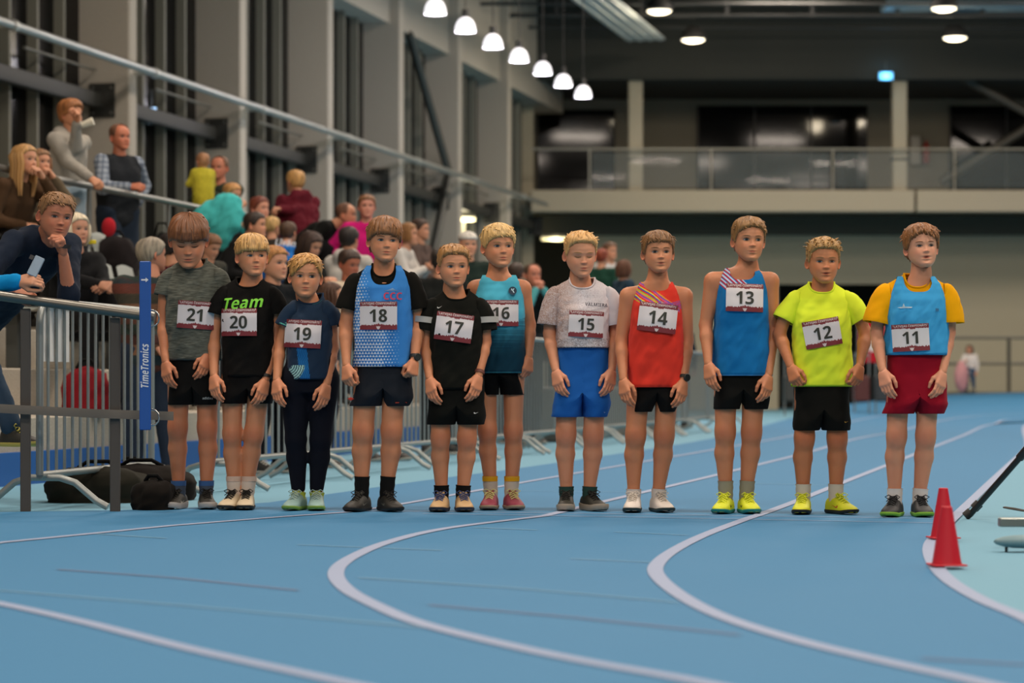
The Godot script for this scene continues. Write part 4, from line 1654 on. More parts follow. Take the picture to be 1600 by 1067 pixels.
func runner(o: Dictionary) -> void:
	var d: float = FOCAL * EYE / (o.foot - 2.5 - HORIZON)
	var s := FOCAL / d
	var cx: float = (o.sh[0] + o.sh[1]) * 0.5 + o.get("shift", 0.0)
	var X := func(px: float) -> float: return (px - cx) / s
	var Y := func(py: float) -> float: return EYE + (HORIZON - py) / s
	var root := thing("person", o.label, "person", Vector3((cx - 800.0) / s, 0, -d), 0.0, "young runners lined up at the start")
	var ht: float = Y.call(o.top)
	var sw: float = (o.sh[1] - o.sh[0]) * 0.5 / s
	var yS: float = Y.call(o.sh[2] - 9.0)
	var skin: Color = srgb(o.get("skin", "#d2926c"))
	var hip := ht * 0.505
	var knee := ht * 0.275
	# ---- joints
	var sho := []; var elb := []; var wri := []; var hipj := []; var kne := []; var ank := []
	for i in 2:
		var sd: float = [-1.0, 1.0][i]
		var S := Vector3(sd * (sw - 0.045), yS - 0.038, -0.012)
		var W := Vector3(X.call(o.hands[i][0]), Y.call(o.hands[i][1]) + 0.125, o.get("hz", 0.085))
		W.x += sd * 0.02
		var E := S.lerp(W, 0.53) + Vector3(sd * o.get("bow", 0.02), 0, -0.05)
		sho.append(S); elb.append(E); wri.append(W)
		var A := Vector3(X.call(o.feet[i]), 0.085, 0)
		var Hj := Vector3(sd * 0.072 + X.call((o.feet[0] + o.feet[1]) * 0.5) * 0.25, hip, 0)
		hipj.append(Hj); ank.append(A)
		kne.append(Hj.lerp(A, 0.52) + Vector3(sd * 0.004, 0, 0.018))
		kne[i].y = knee
	# ---- body
	var chest: float = o.get("chest", sw * 0.64)
	var trunk := [[hip - 0.05, 0.1, 0.07, 0.0], [hip + 0.02, 0.112, 0.075, 0.0], [hip + 0.12, chest * 0.86, 0.076, 0.0], [yS - 0.16, chest, 0.088, 0.0], [yS - 0.07, chest * 0.98, 0.08, -0.006], [yS - 0.025, chest * 0.8, 0.055, -0.012], [yS + 0.02, 0.055, 0.045, -0.014]]
	var chin := Vector3(X.call(o.head[0]), Y.call(o.chin), o.get("head_z", 0.02))
	var hs: float = (Y.call(o.top) - Y.call(o.chin)) / (1.0 + o.hair.get("thick", 0.07) * 0.8)
	var ny: float = maxf(chin.y - o.get("collar", 0.02), yS + 0.035)
	var covered: bool = o.has("tee")
	var fl := Field.new(Vector3(-sw - 0.13, -0.01, -0.16), Vector3(sw + 0.13, chin.y + 0.1, 0.17), 0.0105)
	var thick: float = o.get("thick", 1.0)
	for i in 2:
		fl.capsule(hipj[i].lerp(kne[i], 0.12), kne[i], 0.061 * thick, 0.049 * thick, 0.02)
		fl.capsule(kne[i] + Vector3(0, 0.012, 0.006), kne[i] + Vector3(0, -0.02, 0.006), 0.046 * thick, 0.043 * thick, 0.02)
		var calf: Vector3 = kne[i].lerp(ank[i], 0.33) + Vector3(signf(ank[i].x) * 0.004, 0, -0.016)
		fl.capsule(kne[i], calf, 0.044 * thick, 0.0475 * thick, 0.02)
		fl.capsule(calf, ank[i] + Vector3(0, 0.02, -0.004), 0.047 * thick, 0.0295, 0.015)
		fl.capsule(ank[i] + Vector3(0, 0.03, -0.004), ank[i] + Vector3(0, -0.045, 0), 0.0295, 0.032, 0.01)
	fl.trunk(trunk, -0.022 if covered else 0.0, 0.03)
	for i in 2:
		if not covered:
			fl.capsule(Vector3(0, ny - 0.035, -0.016), sho[i], 0.036, 0.034, 0.03)
		if covered:
			fl.capsule(Vector3(0, yS - 0.12, -0.01), sho[i].lerp(elb[i], 0.4), 0.02, 0.03, 0.01)
			fl.capsule(sho[i].lerp(elb[i], 0.4), elb[i], 0.035 * thick, 0.032 * thick, 0.012)
		else:
			fl.capsule(sho[i], elb[i], 0.043 * thick, 0.032 * thick, 0.03)
		fl.capsule(elb[i], elb[i].lerp(wri[i], 0.3), 0.032 * thick, 0.0325 * thick, 0.012)
		fl.capsule(elb[i].lerp(wri[i], 0.3), wri[i], 0.0325 * thick, 0.0205, 0.012)
	fl.capsule(Vector3(chin.x * 0.4, ny - 0.09, -0.014), Vector3(chin.x, ny + 0.0, -0.016), 0.05, 0.047, 0.03)
	fl.capsule(Vector3(chin.x, ny + 0.0, -0.016), chin + Vector3(0, 0.06, -0.04), 0.047, 0.047, 0.02)
	var body := MB.new()
	fl.net(body)
	for i in body.c.size():
		var p := body.v[i]
		var kn := 0.0
		for q in 2:
			kn = maxf(kn, 1.0 - (p - kne[q] - Vector3(0, 0, 0.03)).length() / 0.065)
			kn = maxf(kn, 0.8 - (p - elb[q]).length() / 0.06)
		var rd := clampf(kn, 0, 0.6) + 0.18 * wob.get_noise_3d(p.x * 12, p.y * 9, p.z * 12)
		body.c[i] = Color(skin.r * (0.95 - 0.06 * rd), skin.g * (0.86 - 0.28 * rd), skin.b * (0.8 - 0.3 * rd))
	var R := Basis(Vector3.UP, o.head[1]) * Basis(Vector3.RIGHT, o.head[2]) * Basis(Vector3.BACK, o.head[3])
	var hx := Transform3D(R * hs, chin + Vector3(0, 0.35 * hs, -0.02) - R * (Vector3(0, 0.35, -0.03) * hs))
	head_mesh(body, hx, skin, o.face, true)
	for i in 2:
		var dn: Vector3 = (wri[i] - elb[i]).normalized() + Vector3([0.1, -0.1][i], -0.4, 0.12)
		put_hand(body, o.get("grip", ["relaxed", "relaxed"])[i], 0.0032, wri[i], dn, Vector3([-0.6, 0.6][i], 0.15, 0.75), i == 1, o.get("hand", 0.92), Color(skin.r, skin.g * 0.9, skin.b * 0.88))
	obj("body", body, vcol(0.55, 0.05), root)
	eyes(root, hx, o.face, o.hair.color)
	var hm := MB.new()
	hair_mesh(hm, hx, o.hair, true)
	obj("hair", hm, vcol(0.48), root)
	# ---- shorts or leggings
	var hemY: float = Y.call(o.hem)
	var sh: float = Y.call(o.short)
	var sm := MB.new()
	if o.get("leggings", false):
		var lf := Field.new(Vector3(-sw - 0.05, 0.02, -0.16), Vector3(sw + 0.05, hip + 0.16, 0.16), 0.0105)
		for i in 2:
			lf.capsule(hipj[i], kne[i], 0.08, 0.052, 0.02)
			var calf: Vector3 = kne[i].lerp(ank[i], 0.33) + Vector3(0, 0, -0.014)
			lf.capsule(kne[i], calf, 0.051, 0.05, 0.02)
			lf.capsule(calf, ank[i] + Vector3(0, 0.03, 0), 0.05, 0.036, 0.02)
		lf.trunk([[hip - 0.06, 0.118, 0.09, 0.0], [hip + 0.04, 0.125, 0.095, 0.0], [hip + 0.14, 0.115, 0.085, 0.0]], 0.003, 0.03)
		lf.net(sm)
		obj("leggings", sm, cloth(o.short_color), root)
	else:
		var wst := hip + 0.12 if not o.get("tucked", false) else hemY + 0.02
		var ow: Array = o.get("shortx", [0, 0])
		var so := {"waist": wst, "crotch": sh + o.get("gap", 0.06), "hem": sh, "a": o.get("waist", 0.132), "b": 0.094, "ao": o.get("hipw", 0.145), "bo": o.get("hipd", 0.112), "cz": 0.0}
		for i in 2:
			var ix: float = kne[i].x
			var outer: float = X.call(o.shorts[i])
			var kx: Vector3 = hipj[i].lerp(kne[i], clampf((hip - sh) / (hip - knee), 0, 1))
			var half: float = maxf(absf(outer - kx.x), 0.066 * o.get("thick", 1.0) + 0.004)
			var inner: float = kx.x - signf(outer) * minf(half, absf(kx.x) - 0.004)
			so[["left", "right"][i]] = [(outer + inner) * 0.5, absf(outer - inner) * 0.5, o.get("legd", 0.088)]
		so.ao = minf(so.ao, 0.5 * (absf(X.call(o.shorts[0])) + absf(X.call(o.shorts[1]))) * 0.99)
		shorts(sm, so, o.get("short_crease", 0.006), o.foot * 0.37 + cx)
		obj("shorts", sm, cloth(o.short_color), root)
		for g in o.get("short_marks", []):
			var fg: MB = g[0]
			var gx: float = X.call(g[1])
			var gy: float = Y.call(g[2])
			var lg: Array = so.left if gx < 0 else so.right
			var mm := MB.new()
			for i in fg.v.size():
				var p := Vector3(fg.v[i].x + gx, fg.v[i].y + gy, 0)
				var tc := clampf((p.y - so.hem) / (so.crotch - so.hem), 0.0, 1.0)
				var lx := lerpf(lg[0], signf(gx) * so.ao * 0.5, tc)
				var la := lerpf(lg[1], so.ao * 0.5, tc)
				var lb := lerpf(lg[2], so.bo, tc)
				var q := clampf((p.x - lx) / la, -0.95, 0.95)
				mm.vert(Vector3(p.x, p.y, lb * sqrt(1.0 - q * q) + 0.011))
			mm.ix = fg.ix.duplicate()
			obj("logo", mm, mat(g[3], 0.7), root)
	# ---- tops
	var hw: float = o.get("hemw", chest + 0.02)
	var cw: float = o.get("chestw", chest + 0.022)
	var rows_tee := [[hemY, hw, o.get("hemd", 0.112), 0.0], [lerpf(hemY, yS, 0.3), lerpf(hw, cw, 0.35), 0.108, 0.0], [yS - 0.17, cw, 0.108, 0.0], [yS - 0.1, cw * 1.0, 0.098, -0.004], [yS - 0.05, maxf(cw * 0.96, sw - 0.055), 0.084, -0.009], [yS - 0.012, sw - 0.062, 0.072, -0.012], [lerpf(yS, ny, 0.3), lerpf(sw - 0.062, 0.063, 0.45), 0.067, -0.013], [lerpf(yS, ny, 0.65), lerpf(sw - 0.062, 0.063, 0.8), 0.064, -0.014], [ny, 0.063, 0.057, -0.014]]
	var ridge = lerpf(ny - 0.035, yS - 0.038, 0.61) + o.get("ridge", 0.05)
	var rows_vest := [[hemY, hw + 0.004, o.get("hemd", 0.112) + 0.004, 0.0], [lerpf(hemY, yS, 0.3), lerpf(hw, cw, 0.35) + 0.004, 0.112, 0.0], [yS - 0.17, cw + 0.003, 0.112, 0.0], [yS - 0.09, cw, 0.102, -0.004], [yS - 0.045, cw * 0.94, 0.088, -0.009], [yS - 0.008, cw * 0.86, 0.073, -0.012], [ridge - 0.018, cw * 0.77, 0.05, -0.014], [ridge, cw * 0.71, 0.008, -0.015]]
	var amp: float = o.get("crease", 0.0095)
	var tm: Material
	if o.has("tee"):
		tm = o.tee
		var t := MB.new()
		if o.has("vest"):
			for r in rows_tee:
				r[1] -= 0.006; r[2] -= 0.006
			rows_tee[0][0] += 0.03
		tee(t, rows_tee, {"dip": o.get("dip", 0.055)}, amp * (0.3 if o.has("vest") else 1.0), cx)
		for i in 2:
			var sd: float = [-1.0, 1.0][i]
			var a := Vector3(sd * (sw - 0.086), yS - 0.048, -0.01)
			var cuffY: float = Y.call(o.cuff)
			var w: float = clampf((sho[i].y - cuffY) / (sho[i].y - elb[i].y), 0.2, 1.1)
			var b: Vector3 = sho[i].lerp(elb[i], w) + Vector3(sd * 0.004, 0, 0.006)
			sleeve(t, a, sho[i] + Vector3(sd * -0.008, -0.014, 0.0), b, o.get("sl0", 0.047), o.get("sl1", 0.058), amp * 0.8, cx, hemY)
			if o.has("band"):
				var bm := MB.new()
				var ring := []
				var dd: Vector3 = (b - sho[i]).normalized()
				var xx := dd.cross(Vector3.BACK).normalized()
				var zz := xx.cross(dd)
				for j in 2:
					var row := PackedVector3Array()
					for k in 26:
						var an := -TAU * k / 26
						row.append(sho[i].lerp(b, 0.5 + 0.22 * j) + Vector3(sd * 0.003, 0, 0) + (xx * cos(an) + zz * sin(an) * 0.95) * 0.066)
					ring.append(row)
				bm.rings(ring, true)
				obj("sleeve_band", bm, cloth("#b4b3ae"), root)
		obj("t_shirt", t, tm, root)
	var rows := rows_tee
	if o.has("vest"):
		rows = rows_vest
		var v := MB.new()
		vest(v, rows_vest, {"neck_front": Y.call(o.neck), "neck_back": yS + 0.02, "s0": o.get("s0", 0.62), "s1": o.get("s1", 0.98), "arm": yS - 0.135}, amp, cx)
		obj("vest", v, o.vest, root)
	bib(root, rows, o.num, X.call(o.bib[0]), Y.call(o.bib[1]), deg_to_rad(o.bib[2]), o.bib[3] / s)
	for g in o.get("marks", []):
		var mm := MB.new()
		stick(mm, g[0], rows, X.call(g[1]), Y.call(g[2]), deg_to_rad(g[4] if g.size() > 4 else 0.0), 0.011)
		obj("print", mm, mat(g[3], 0.7), root)
	# ---- feet
	for i in 2:
		var so: Dictionary = o.shoe
		var turn: float = o.get("toes", [-0.22, 0.2])[i]
		var k: float = o.get("foot_size", 1.0)
		var x := Transform3D(Basis(Vector3.UP, turn) * Basis.from_scale(Vector3(k, so.get("tall", 1.0), k)), Vector3(ank[i].x, 0.004, 0.0))
		var u := inst("shoe", shoe_parts["upper"], mat(so.upper, 0.6), root, x)
		inst("sole", shoe_parts["thick_sole" if so.get("thick", false) else "sole"], mat(so.sole, 0.6), u)
		inst("laces", shoe_parts["laces"], mat(so.laces, 0.8), u)
		inst("tongue", shoe_parts["tongue"], mat(so.get("tongue", so.upper), 0.7), u)
		if so.has("mark"):
			for sd in [-1.0, 1.0]:
				var sk := MB.new()
				var sf := swoosh(0.0022)
				for q in sf.v.size():
					sk.vert(Vector3(sd * (0.0405 - absf(sf.v[q].x) * 0.02), 0.036 + sf.v[q].y * 0.8, 0.055 - sf.v[q].x * 1.1))
				sk.ix = sf.ix.duplicate()
				obj("logo", sk, mat(so.mark, 0.6), u)
		if o.has("sock"):
			var st: float = Y.call(o.sock[0])
			var up: Vector3 = (kne[i] - ank[i]).normalized()
			var top: Vector3 = ank[i] + up * ((st - ank[i].y) / up.y)
			var kk := MB.new()
			var pts := [ank[i] + Vector3(0, -0.05, 0.004)]
			var rr := [0.036]
			for q in 6:
				pts.append((ank[i] + Vector3(0, -0.01, -0.003)).lerp(top + Vector3(0, 0, -0.006), q / 5.0))
				rr.append(0.0345 + 0.002 * (q % 2) + 0.003 * q / 5.0)
			kk.tube(pts, rr, 18, false)
			var sk := obj("sock", kk, cloth(o.sock[1]), root)
			if o.sock.size() > 2:
				var cf := MB.new()
				cf.tube([top + Vector3(0, -0.022, -0.006), top + Vector3(0, 0.004, -0.006)], [0.039, 0.0395], 18, false)
				obj("sock_cuff", cf, cloth(o.sock[2]), sk)
	# ---- things worn on a wrist
	if o.has("watch"):
		var i: int = o.watch[0]
		var ax: Vector3 = (elb[i] - wri[i]).normalized()
		var c: Vector3 = wri[i] + ax * 0.018
		var st := MB.new()
		st.tube([c - ax * 0.008, c + ax * 0.008], 0.0265, 18, false)
		var w := obj(o.watch[1], st, mat(o.watch[2], 0.6), root)
		if o.watch.size() > 3:
			var fc := MB.new()
			var outw := Vector3([-0.55, 0.55][i], 0, 0.83).normalized()
			var yy := ax
			var xx := yy.cross(outw).normalized()
			fc.lathe(c + outw * 0.022, [Vector2(0.019, 0), Vector2(0.02, 0.004), Vector2(0.0185, 0.009), Vector2(0.015, 0.0095)], 16, Basis(xx, outw, xx.cross(outw)))
			obj("watch_case", fc, mat(o.watch[3], 0.35), w)

func flat_text(t: String, size: float, hex := "", italic := 0.0) -> MB:
	var m := letters(t, size)
	for i in m.v.size():
		m.v[i].x += m.v[i].y * italic
	return m

func runners() -> void:
	shoe_meshes()
	var bowl := [0.62, 0.62, 0.6, 0.52, 0.5, 0.3, 0.14]
	var short := [0.76, 0.76, 0.70, 0.5, 0.56, 0.36, 0.2]
	# 21
	runner({"num": "21", "label": "boy in a mottled grey T-shirt and black shorts looking down, bib 21", "foot": 798, "top": 332, "chin": 413, "sh": [246, 360, 424], "head": [296, 0.08, 0.38, 0.0], "head_z": 0.05, "hands": [[268, 604], [322, 592]], "feet": [279, 322], "hem": 563, "short": 636, "shorts": [262, 339], "cuff": 462, "hemw": 0.142, "chestw": 0.145, "chest": 0.125,
		"tee": print_cloth("melange", "#5b5e55"), "short_color": "#161514", "bib": [310, 493, -4, 57], "skin": "#cc8a66", "face": {"open": 0.004, "down": true},
		"hair": {"line": bowl, "color": srgb("#74482a"), "thick": 0.085, "side": 0.06, "fringe": 0.055, "seed": 1.0, "strands": 18.0, "tufts": 50, "jag": 0.015, "tuft": 0.8}, "shoe": {"upper": "#2b2a24", "sole": "#b9b0a8", "laces": "#17150f", "thick": true, "mark": "#c9c3b4", "tongue": "#191713"}, "sock": [752, "#4a5566", "#3f6296"], "short_marks": [[flat_text("adidas", 0.016), 328, 622, "#c8c4bc"]]})
	# 20
	runner({"num": "20", "label": "blond boy in a black T-shirt with green lettering, bib 20", "foot": 799, "top": 365, "chin": 433, "sh": [331, 446, 453], "head": [394, 0.32, -0.02, 0.0], "hands": [[343, 625], [411, 632]], "feet": [366, 386], "hem": 588, "short": 634, "shorts": [345, 424], "cuff": 492, "hemw": 0.13, "chestw": 0.135, "chest": 0.115, "shift": 0.0,
		"tee": cloth("#121110"), "short_color": "#111010", "bib": [376, 504, 0, 57], "face": {"open": 0.02, "gaze": 0.5, "iris": Color(0.03, 0.045, 0.06)}, "marks": [[flat_text("Team", 0.08, "", 0.3), 383, 474, "#7fd63c", 4]],
		"hair": {"line": [0.61, 0.62, 0.62, 0.56, 0.56, 0.34, 0.16], "color": srgb("#c0965c"), "thick": 0.09, "side": 0.06, "fringe": 0.07, "seed": 2.0, "tufts": 60, "jag": 0.03, "slant": 0.02}, "shoe": {"upper": "#d1c0a2", "sole": "#2a2420", "laces": "#1d1a16", "tongue": "#1d1a16"}, "sock": [745, "#ddcbbb", "#d6b9a6"], "watch": [1, "fitness_band", "#151513"], "toes": [-0.25, 0.0], "thick": 0.95})
	# 19
	runner({"num": "19", "label": "small fair-haired boy in a navy T-shirt and black leggings, bib 19", "foot": 800, "top": 396, "chin": 466, "sh": [440, 529, 478], "head": [477, 0.1, 0.0, -0.05], "hands": [[441, 632], [506, 639]], "feet": [466, 495], "hem": 593, "short": 640, "cuff": 511, "hemw": 0.115, "chestw": 0.116, "chest": 0.1, "leggings": true, "thick": 0.9, "sl0": 0.056, "sl1": 0.055,
		"tee": print_cloth("waves", "#22344a"), "short_color": "#12151f", "bib": [475, 522, -3, 58], "face": {"open": 0.024, "gaze": 0.2, "iris": Color(0.03, 0.025, 0.02)},
		"hair": {"line": [0.74, 0.68, 0.56, 0.52, 0.56, 0.36, 0.2], "color": srgb("#b98a4e"), "thick": 0.075, "side": 0.03, "fringe": 0.05, "seed": 3.0, "slant": 0.07, "part": 0.35, "rise": 0.1, "wide": 0.5, "tufts": 90, "tuft": 1.2, "comb": Vector3(-0.7, -0.6, 0.5)}, "shoe": {"upper": "#8fb0ac", "sole": "#86a845", "laces": "#a9c2bb", "tongue": "#b9c24c"}, "sock": [770, "#b5c24c"], "foot_size": 0.98, "toes": [-0.25, 0.05]})
	# 18
	runner({"num": "18", "label": "tall boy in a blue vest with white triangles over a black T-shirt, bib 18", "foot": 802, "top": 338, "chin": 410, "sh": [537, 662, 432], "head": [600, 0.2, 0.02, -0.04], "hands": [[549, 610], [642, 602]], "feet": [565, 604], "hem": 573, "short": 638, "shorts": [545, 637], "cuff": 484, "hemw": 0.148, "chestw": 0.142, "chest": 0.128, "grip": ["curled", "fist"], "thick": 1.05,
		"tee": cloth("#14130f"), "vest": print_cloth("triangles", "#3a82cc"), "neck": 446, "s0": 0.55, "s1": 1.0, "dip": 0.068, "short_color": "#20242b", "bib": [593, 494, 0, 58], "face": {"open": 0.018, "gaze": 0.3}, "marks": [[flat_text("CCC", 0.05), 615, 464, "#c03350", 0], [outline([Vector2(-0.05, -0.003), Vector2(-0.02, 0.004), Vector2(0, 0.012), Vector2(0.015, 0.003), Vector2(0.05, -0.003)]), 615, 455, "#9db9de", 0]],
		"hair": {"line": [0.64, 0.62, 0.58, 0.5, 0.51, 0.3, 0.14], "color": srgb("#845833"), "thick": 0.095, "side": 0.06, "fringe": 0.055, "seed": 4.0, "slant": -0.03, "tufts": 110, "jag": 0.045, "comb": Vector3(0.3, -1, 0.3)}, "shoe": {"upper": "#262521", "sole": "#1b1917", "laces": "#1a1815", "mark": "#6f6a5e"}, "sock": [744, "#151515"], "watch": [1, "watch", "#20211f", "#2b2d29"], "toes": [-0.35, 0.4], "short_marks": [[outline([Vector2(-0.017, 0), Vector2(0, 0.009), Vector2(0.017, 0), Vector2(0, -0.009)]), 549, 623, "#d23a28"], [outline([Vector2(-0.028, -0.002), Vector2(0.028, -0.002), Vector2(0.028, 0.003), Vector2(-0.028, 0.003)]), 628, 629, "#d2482c"]]})
	# 16 stands half hidden behind 17
	runner({"num": "16", "label": "blond boy in a light blue to navy running vest, half behind bib 17, bib 16", "foot": 799, "top": 349, "chin": 419, "sh": [729, 831, 448], "head": [778, 0.3, 0.0, 0.0], "hands": [[736, 620], [820, 596]], "feet": [767, 799], "hem": 583, "short": 620, "gap": 0.1, "shorts": [755, 820], "hemw": 0.128, "chestw": 0.128, "chest": 0.112, "thick": 0.93, "grip": ["relaxed", "curled"], "hz": 0.03,
		"vest": print_cloth("fade", "#3d98b4"), "neck": 440, "s0": 0.52, "s1": 1.2, "short_color": "#0e0e0e", "hipw": 0.13, "hipd": 0.1, "legd": 0.07, "short_crease": 0.002, "bib": [783, 490, 0, 54], "face": {"open": 0.02, "gaze": 0.4, "iris": Color(0.03, 0.04, 0.05)}, "marks": [[outline(circle_points(0.021)), 801, 455, "#123046"], [flat_text("K", 0.03), 801, 455, "#c8e4ee"]],
		"hair": {"line": [0.72, 0.70, 0.62, 0.46, 0.52, 0.34, 0.18], "color": srgb("#cba76c"), "thick": 0.075, "side": 0.035, "fringe": 0.035, "seed": 5.0, "tufts": 120, "slant": 0.03, "comb": Vector3(0.6, -0.8, 0.3)}, "shoe": {"upper": "#a2455a", "sole": "#b59a7e", "laces": "#d6d08c"}, "sock": [745, "#c9bfb2", "#dca321"], "toes": [-0.1, 0.2]})
	# 17
	runner({"num": "17", "label": "short boy in a black sports shirt with white sleeve bands, bib 17", "foot": 802, "top": 382, "chin": 450, "sh": [657, 770, 472], "head": [708, 0.22, 0.0, 0.0], "hands": [[678, 630], [742, 626]], "feet": [690, 723], "hem": 608, "short": 667, "shorts": [666, 756], "cuff": 517, "hemw": 0.13, "chestw": 0.134, "chest": 0.112, "thick": 0.94, "band": true,
		"tee": cloth("#151612"), "short_color": "#11120f", "bib": [710, 512, -8, 58], "face": {"open": 0.02, "gaze": 0.3}, "marks": [[swoosh(0.0011), 687, 481, "#cfcdc8", 8]], "hipw": 0.15,
		"hair": {"line": [0.80, 0.79, 0.72, 0.50, 0.58, 0.38, 0.22], "color": srgb("#a57846"), "thick": 0.07, "side": 0.012, "fringe": 0.045, "quiff": 0.03, "seed": 6.0, "tufts": 110, "spike": 0.35, "comb": Vector3(0.8, -0.3, 0.5)}, "shoe": {"upper": "#c8a678", "sole": "#2a2c38", "laces": "#3a4a78"}, "sock": [758, "#121212"], "short_marks": [[swoosh(0.00105), 744, 645, "#d6d4d0"]], "watch": [1, "bracelet", "#6b3a30"], "toes": [-0.12, 0.12]})
	# 15
	runner({"num": "15", "label": "very fair boy in a white and brown speckled T-shirt and blue shorts, bib 15", "foot": 801, "top": 361, "chin": 431, "sh": [848, 972, 454], "head": [906, 0.2, 0.16, 0.0], "hands": [[874, 618], [949, 617]], "feet": [885, 921], "hem": 544, "short": 655, "gap": 0.09, "shorts": [860, 948], "cuff": 508, "hemw": 0.137, "chestw": 0.138, "chest": 0.115, "tucked": true,
		"tee": print_cloth("glitter", "#d8d3d8"), "short_color": "#1f5fae", "bib": [915, 507, -3, 54], "skin": "#d89a78", "face": {"open": 0.006, "down": true}, "marks": [[flat_text("VALMIERA", 0.023), 931, 477, "#3a3a48", -3]], "hipw": 0.155, "waist": 0.13, "short_crease": 0.009, "hipd": 0.12, "legd": 0.1,
		"hair": {"line": [0.82, 0.81, 0.72, 0.50, 0.56, 0.36, 0.2], "color": srgb("#d1a468"), "thick": 0.07, "side": 0.012, "fringe": 0.035, "quiff": 0.03, "seed": 7.0, "tufts": 120, "spike": 0.4, "comb": Vector3(0.5, -0.2, -0.8), "contrast": 0.35}, "shoe": {"upper": "#2d2d25", "sole": "#a99a88", "laces": "#1c1a16", "thick": true}, "sock": [760, "#2f4a44"], "short_marks": [[swoosh(0.0004), 944, 644, "#b9cbe2"]], "toes": [-0.05, 0.4]})
	# 14
	runner({"num": "14", "label": "brown-haired boy in a red running vest with coloured stripes, bib 14", "foot": 803, "top": 360, "chin": 428, "sh": [968, 1083, 460], "head": [1028, 0.12, -0.04, 0.0], "hands": [[979, 632], [1060, 634]], "feet": [990, 1029], "hem": 605, "short": 647, "gap": 0.075, "shorts": [984, 1054], "hemw": 0.143, "chestw": 0.128, "chest": 0.115,
		"vest": print_cloth("rainbow", "#dc3a2c"), "neck": 455, "s0": 0.72, "s1": 1.1, "short_color": "#141312", "hipw": 0.135, "hipd": 0.104, "legd": 0.08, "short_crease": 0.002, "bib": [1026, 497, -7, 60], "skin": "#cd8c66", "face": {"open": 0.019, "brow": 0.01, "iris": Color(0.03, 0.02, 0.015), "mouth": 0.004},
		"hair": {"line": [0.73, 0.73, 0.68, 0.46, 0.5, 0.32, 0.17], "color": srgb("#7a5530"), "thick": 0.07, "side": 0.035, "fringe": 0.03, "seed": 8.0, "tufts": 130, "comb": Vector3(0.3, -0.8, 0.5)}, "shoe": {"upper": "#d8cfc6", "sole": "#2c3a38", "laces": "#cfc6ba"}, "watch": [1, "watch", "#20251f", "#272d28"], "toes": [-0.12, 0.25], "sock": [764, "#d6cdc6"]})
	# 13
	runner({"num": "13", "label": "tall boy in a blue running vest with red and white slashes, bib 13", "foot": 805, "top": 339, "chin": 410, "sh": [1102, 1220, 436], "head": [1169, 0.15, -0.02, -0.03], "hands": [[1111, 608], [1192, 626]], "feet": [1134, 1166], "hem": 587, "short": 643, "gap": 0.07, "shorts": [1114, 1199], "hemw": 0.143, "chestw": 0.128, "chest": 0.115, "shift": -2.0,
		"vest": print_cloth("slashes", "#146fae"), "neck": 438, "s0": 0.66, "s1": 1.08, "short_color": "#131311", "hipw": 0.14, "hipd": 0.108, "legd": 0.085, "short_crease": 0.003, "bib": [1161, 466, -2, 58], "skin": "#cd8c66", "face": {"open": 0.021, "gaze": 0.3, "iris": Color(0.025, 0.035, 0.03)},
		"hair": {"line": [0.80, 0.76, 0.68, 0.46, 0.52, 0.34, 0.18], "color": srgb("#8a6439"), "thick": 0.075, "side": 0.028, "fringe": 0.04, "quiff": 0.02, "seed": 9.0, "slant": 0.03, "tufts": 120, "comb": Vector3(0.9, -0.4, 0.3)}, "shoe": {"upper": "#d3dc1e", "sole": "#2c8a80", "laces": "#dbe23a", "mark": "#23331f"}, "sock": [751, "#979280"], "short_marks": [[swoosh(0.0011), 1183, 625, "#cfcdc8"]], "toes": [-0.3, 0.15]})
	# 12
	runner({"num": "12", "label": "boy in a neon yellow T-shirt pinching its hem, black shorts, bib 12", "foot": 806, "top": 371, "chin": 443, "sh": [1224, 1344, 461], "head": [1286, 0.05, 0.03, 0.0], "hands": [[1239, 612], [1334, 611]], "feet": [1255, 1306], "hem": 604, "short": 676, "shorts": [1240, 1327], "cuff": 500, "hemw": 0.15, "chestw": 0.142, "chest": 0.118, "bow": 0.055, "grip": ["curled", "curled"],
		"tee": cloth("#dcf03a"), "short_color": "#12120f", "bib": [1281, 521, 10, 57], "skin": "#c68258", "face": {"open": 0.016, "mouth": 0.006}, "hipw": 0.15, "hipd": 0.115, "legd": 0.095, "thick": 0.98,
		"hair": {"line": [0.79, 0.79, 0.70, 0.47, 0.55, 0.36, 0.2], "color": srgb("#a88350"), "thick": 0.075, "side": 0.016, "fringe": 0.04, "quiff": 0.02, "seed": 10.0, "tufts": 180, "spike": 0.6, "comb": Vector3(0.2, -0.4, 0.9)}, "shoe": {"upper": "#d0d620", "sole": "#1e1d1a", "laces": "#d3da35", "mark": "#c2452c"}, "sock": [756, "#cfc5b6"], "short_marks": [[swoosh(0.0009), 1318, 659, "#d69a1c"]], "toes": [-0.2, 0.45]})
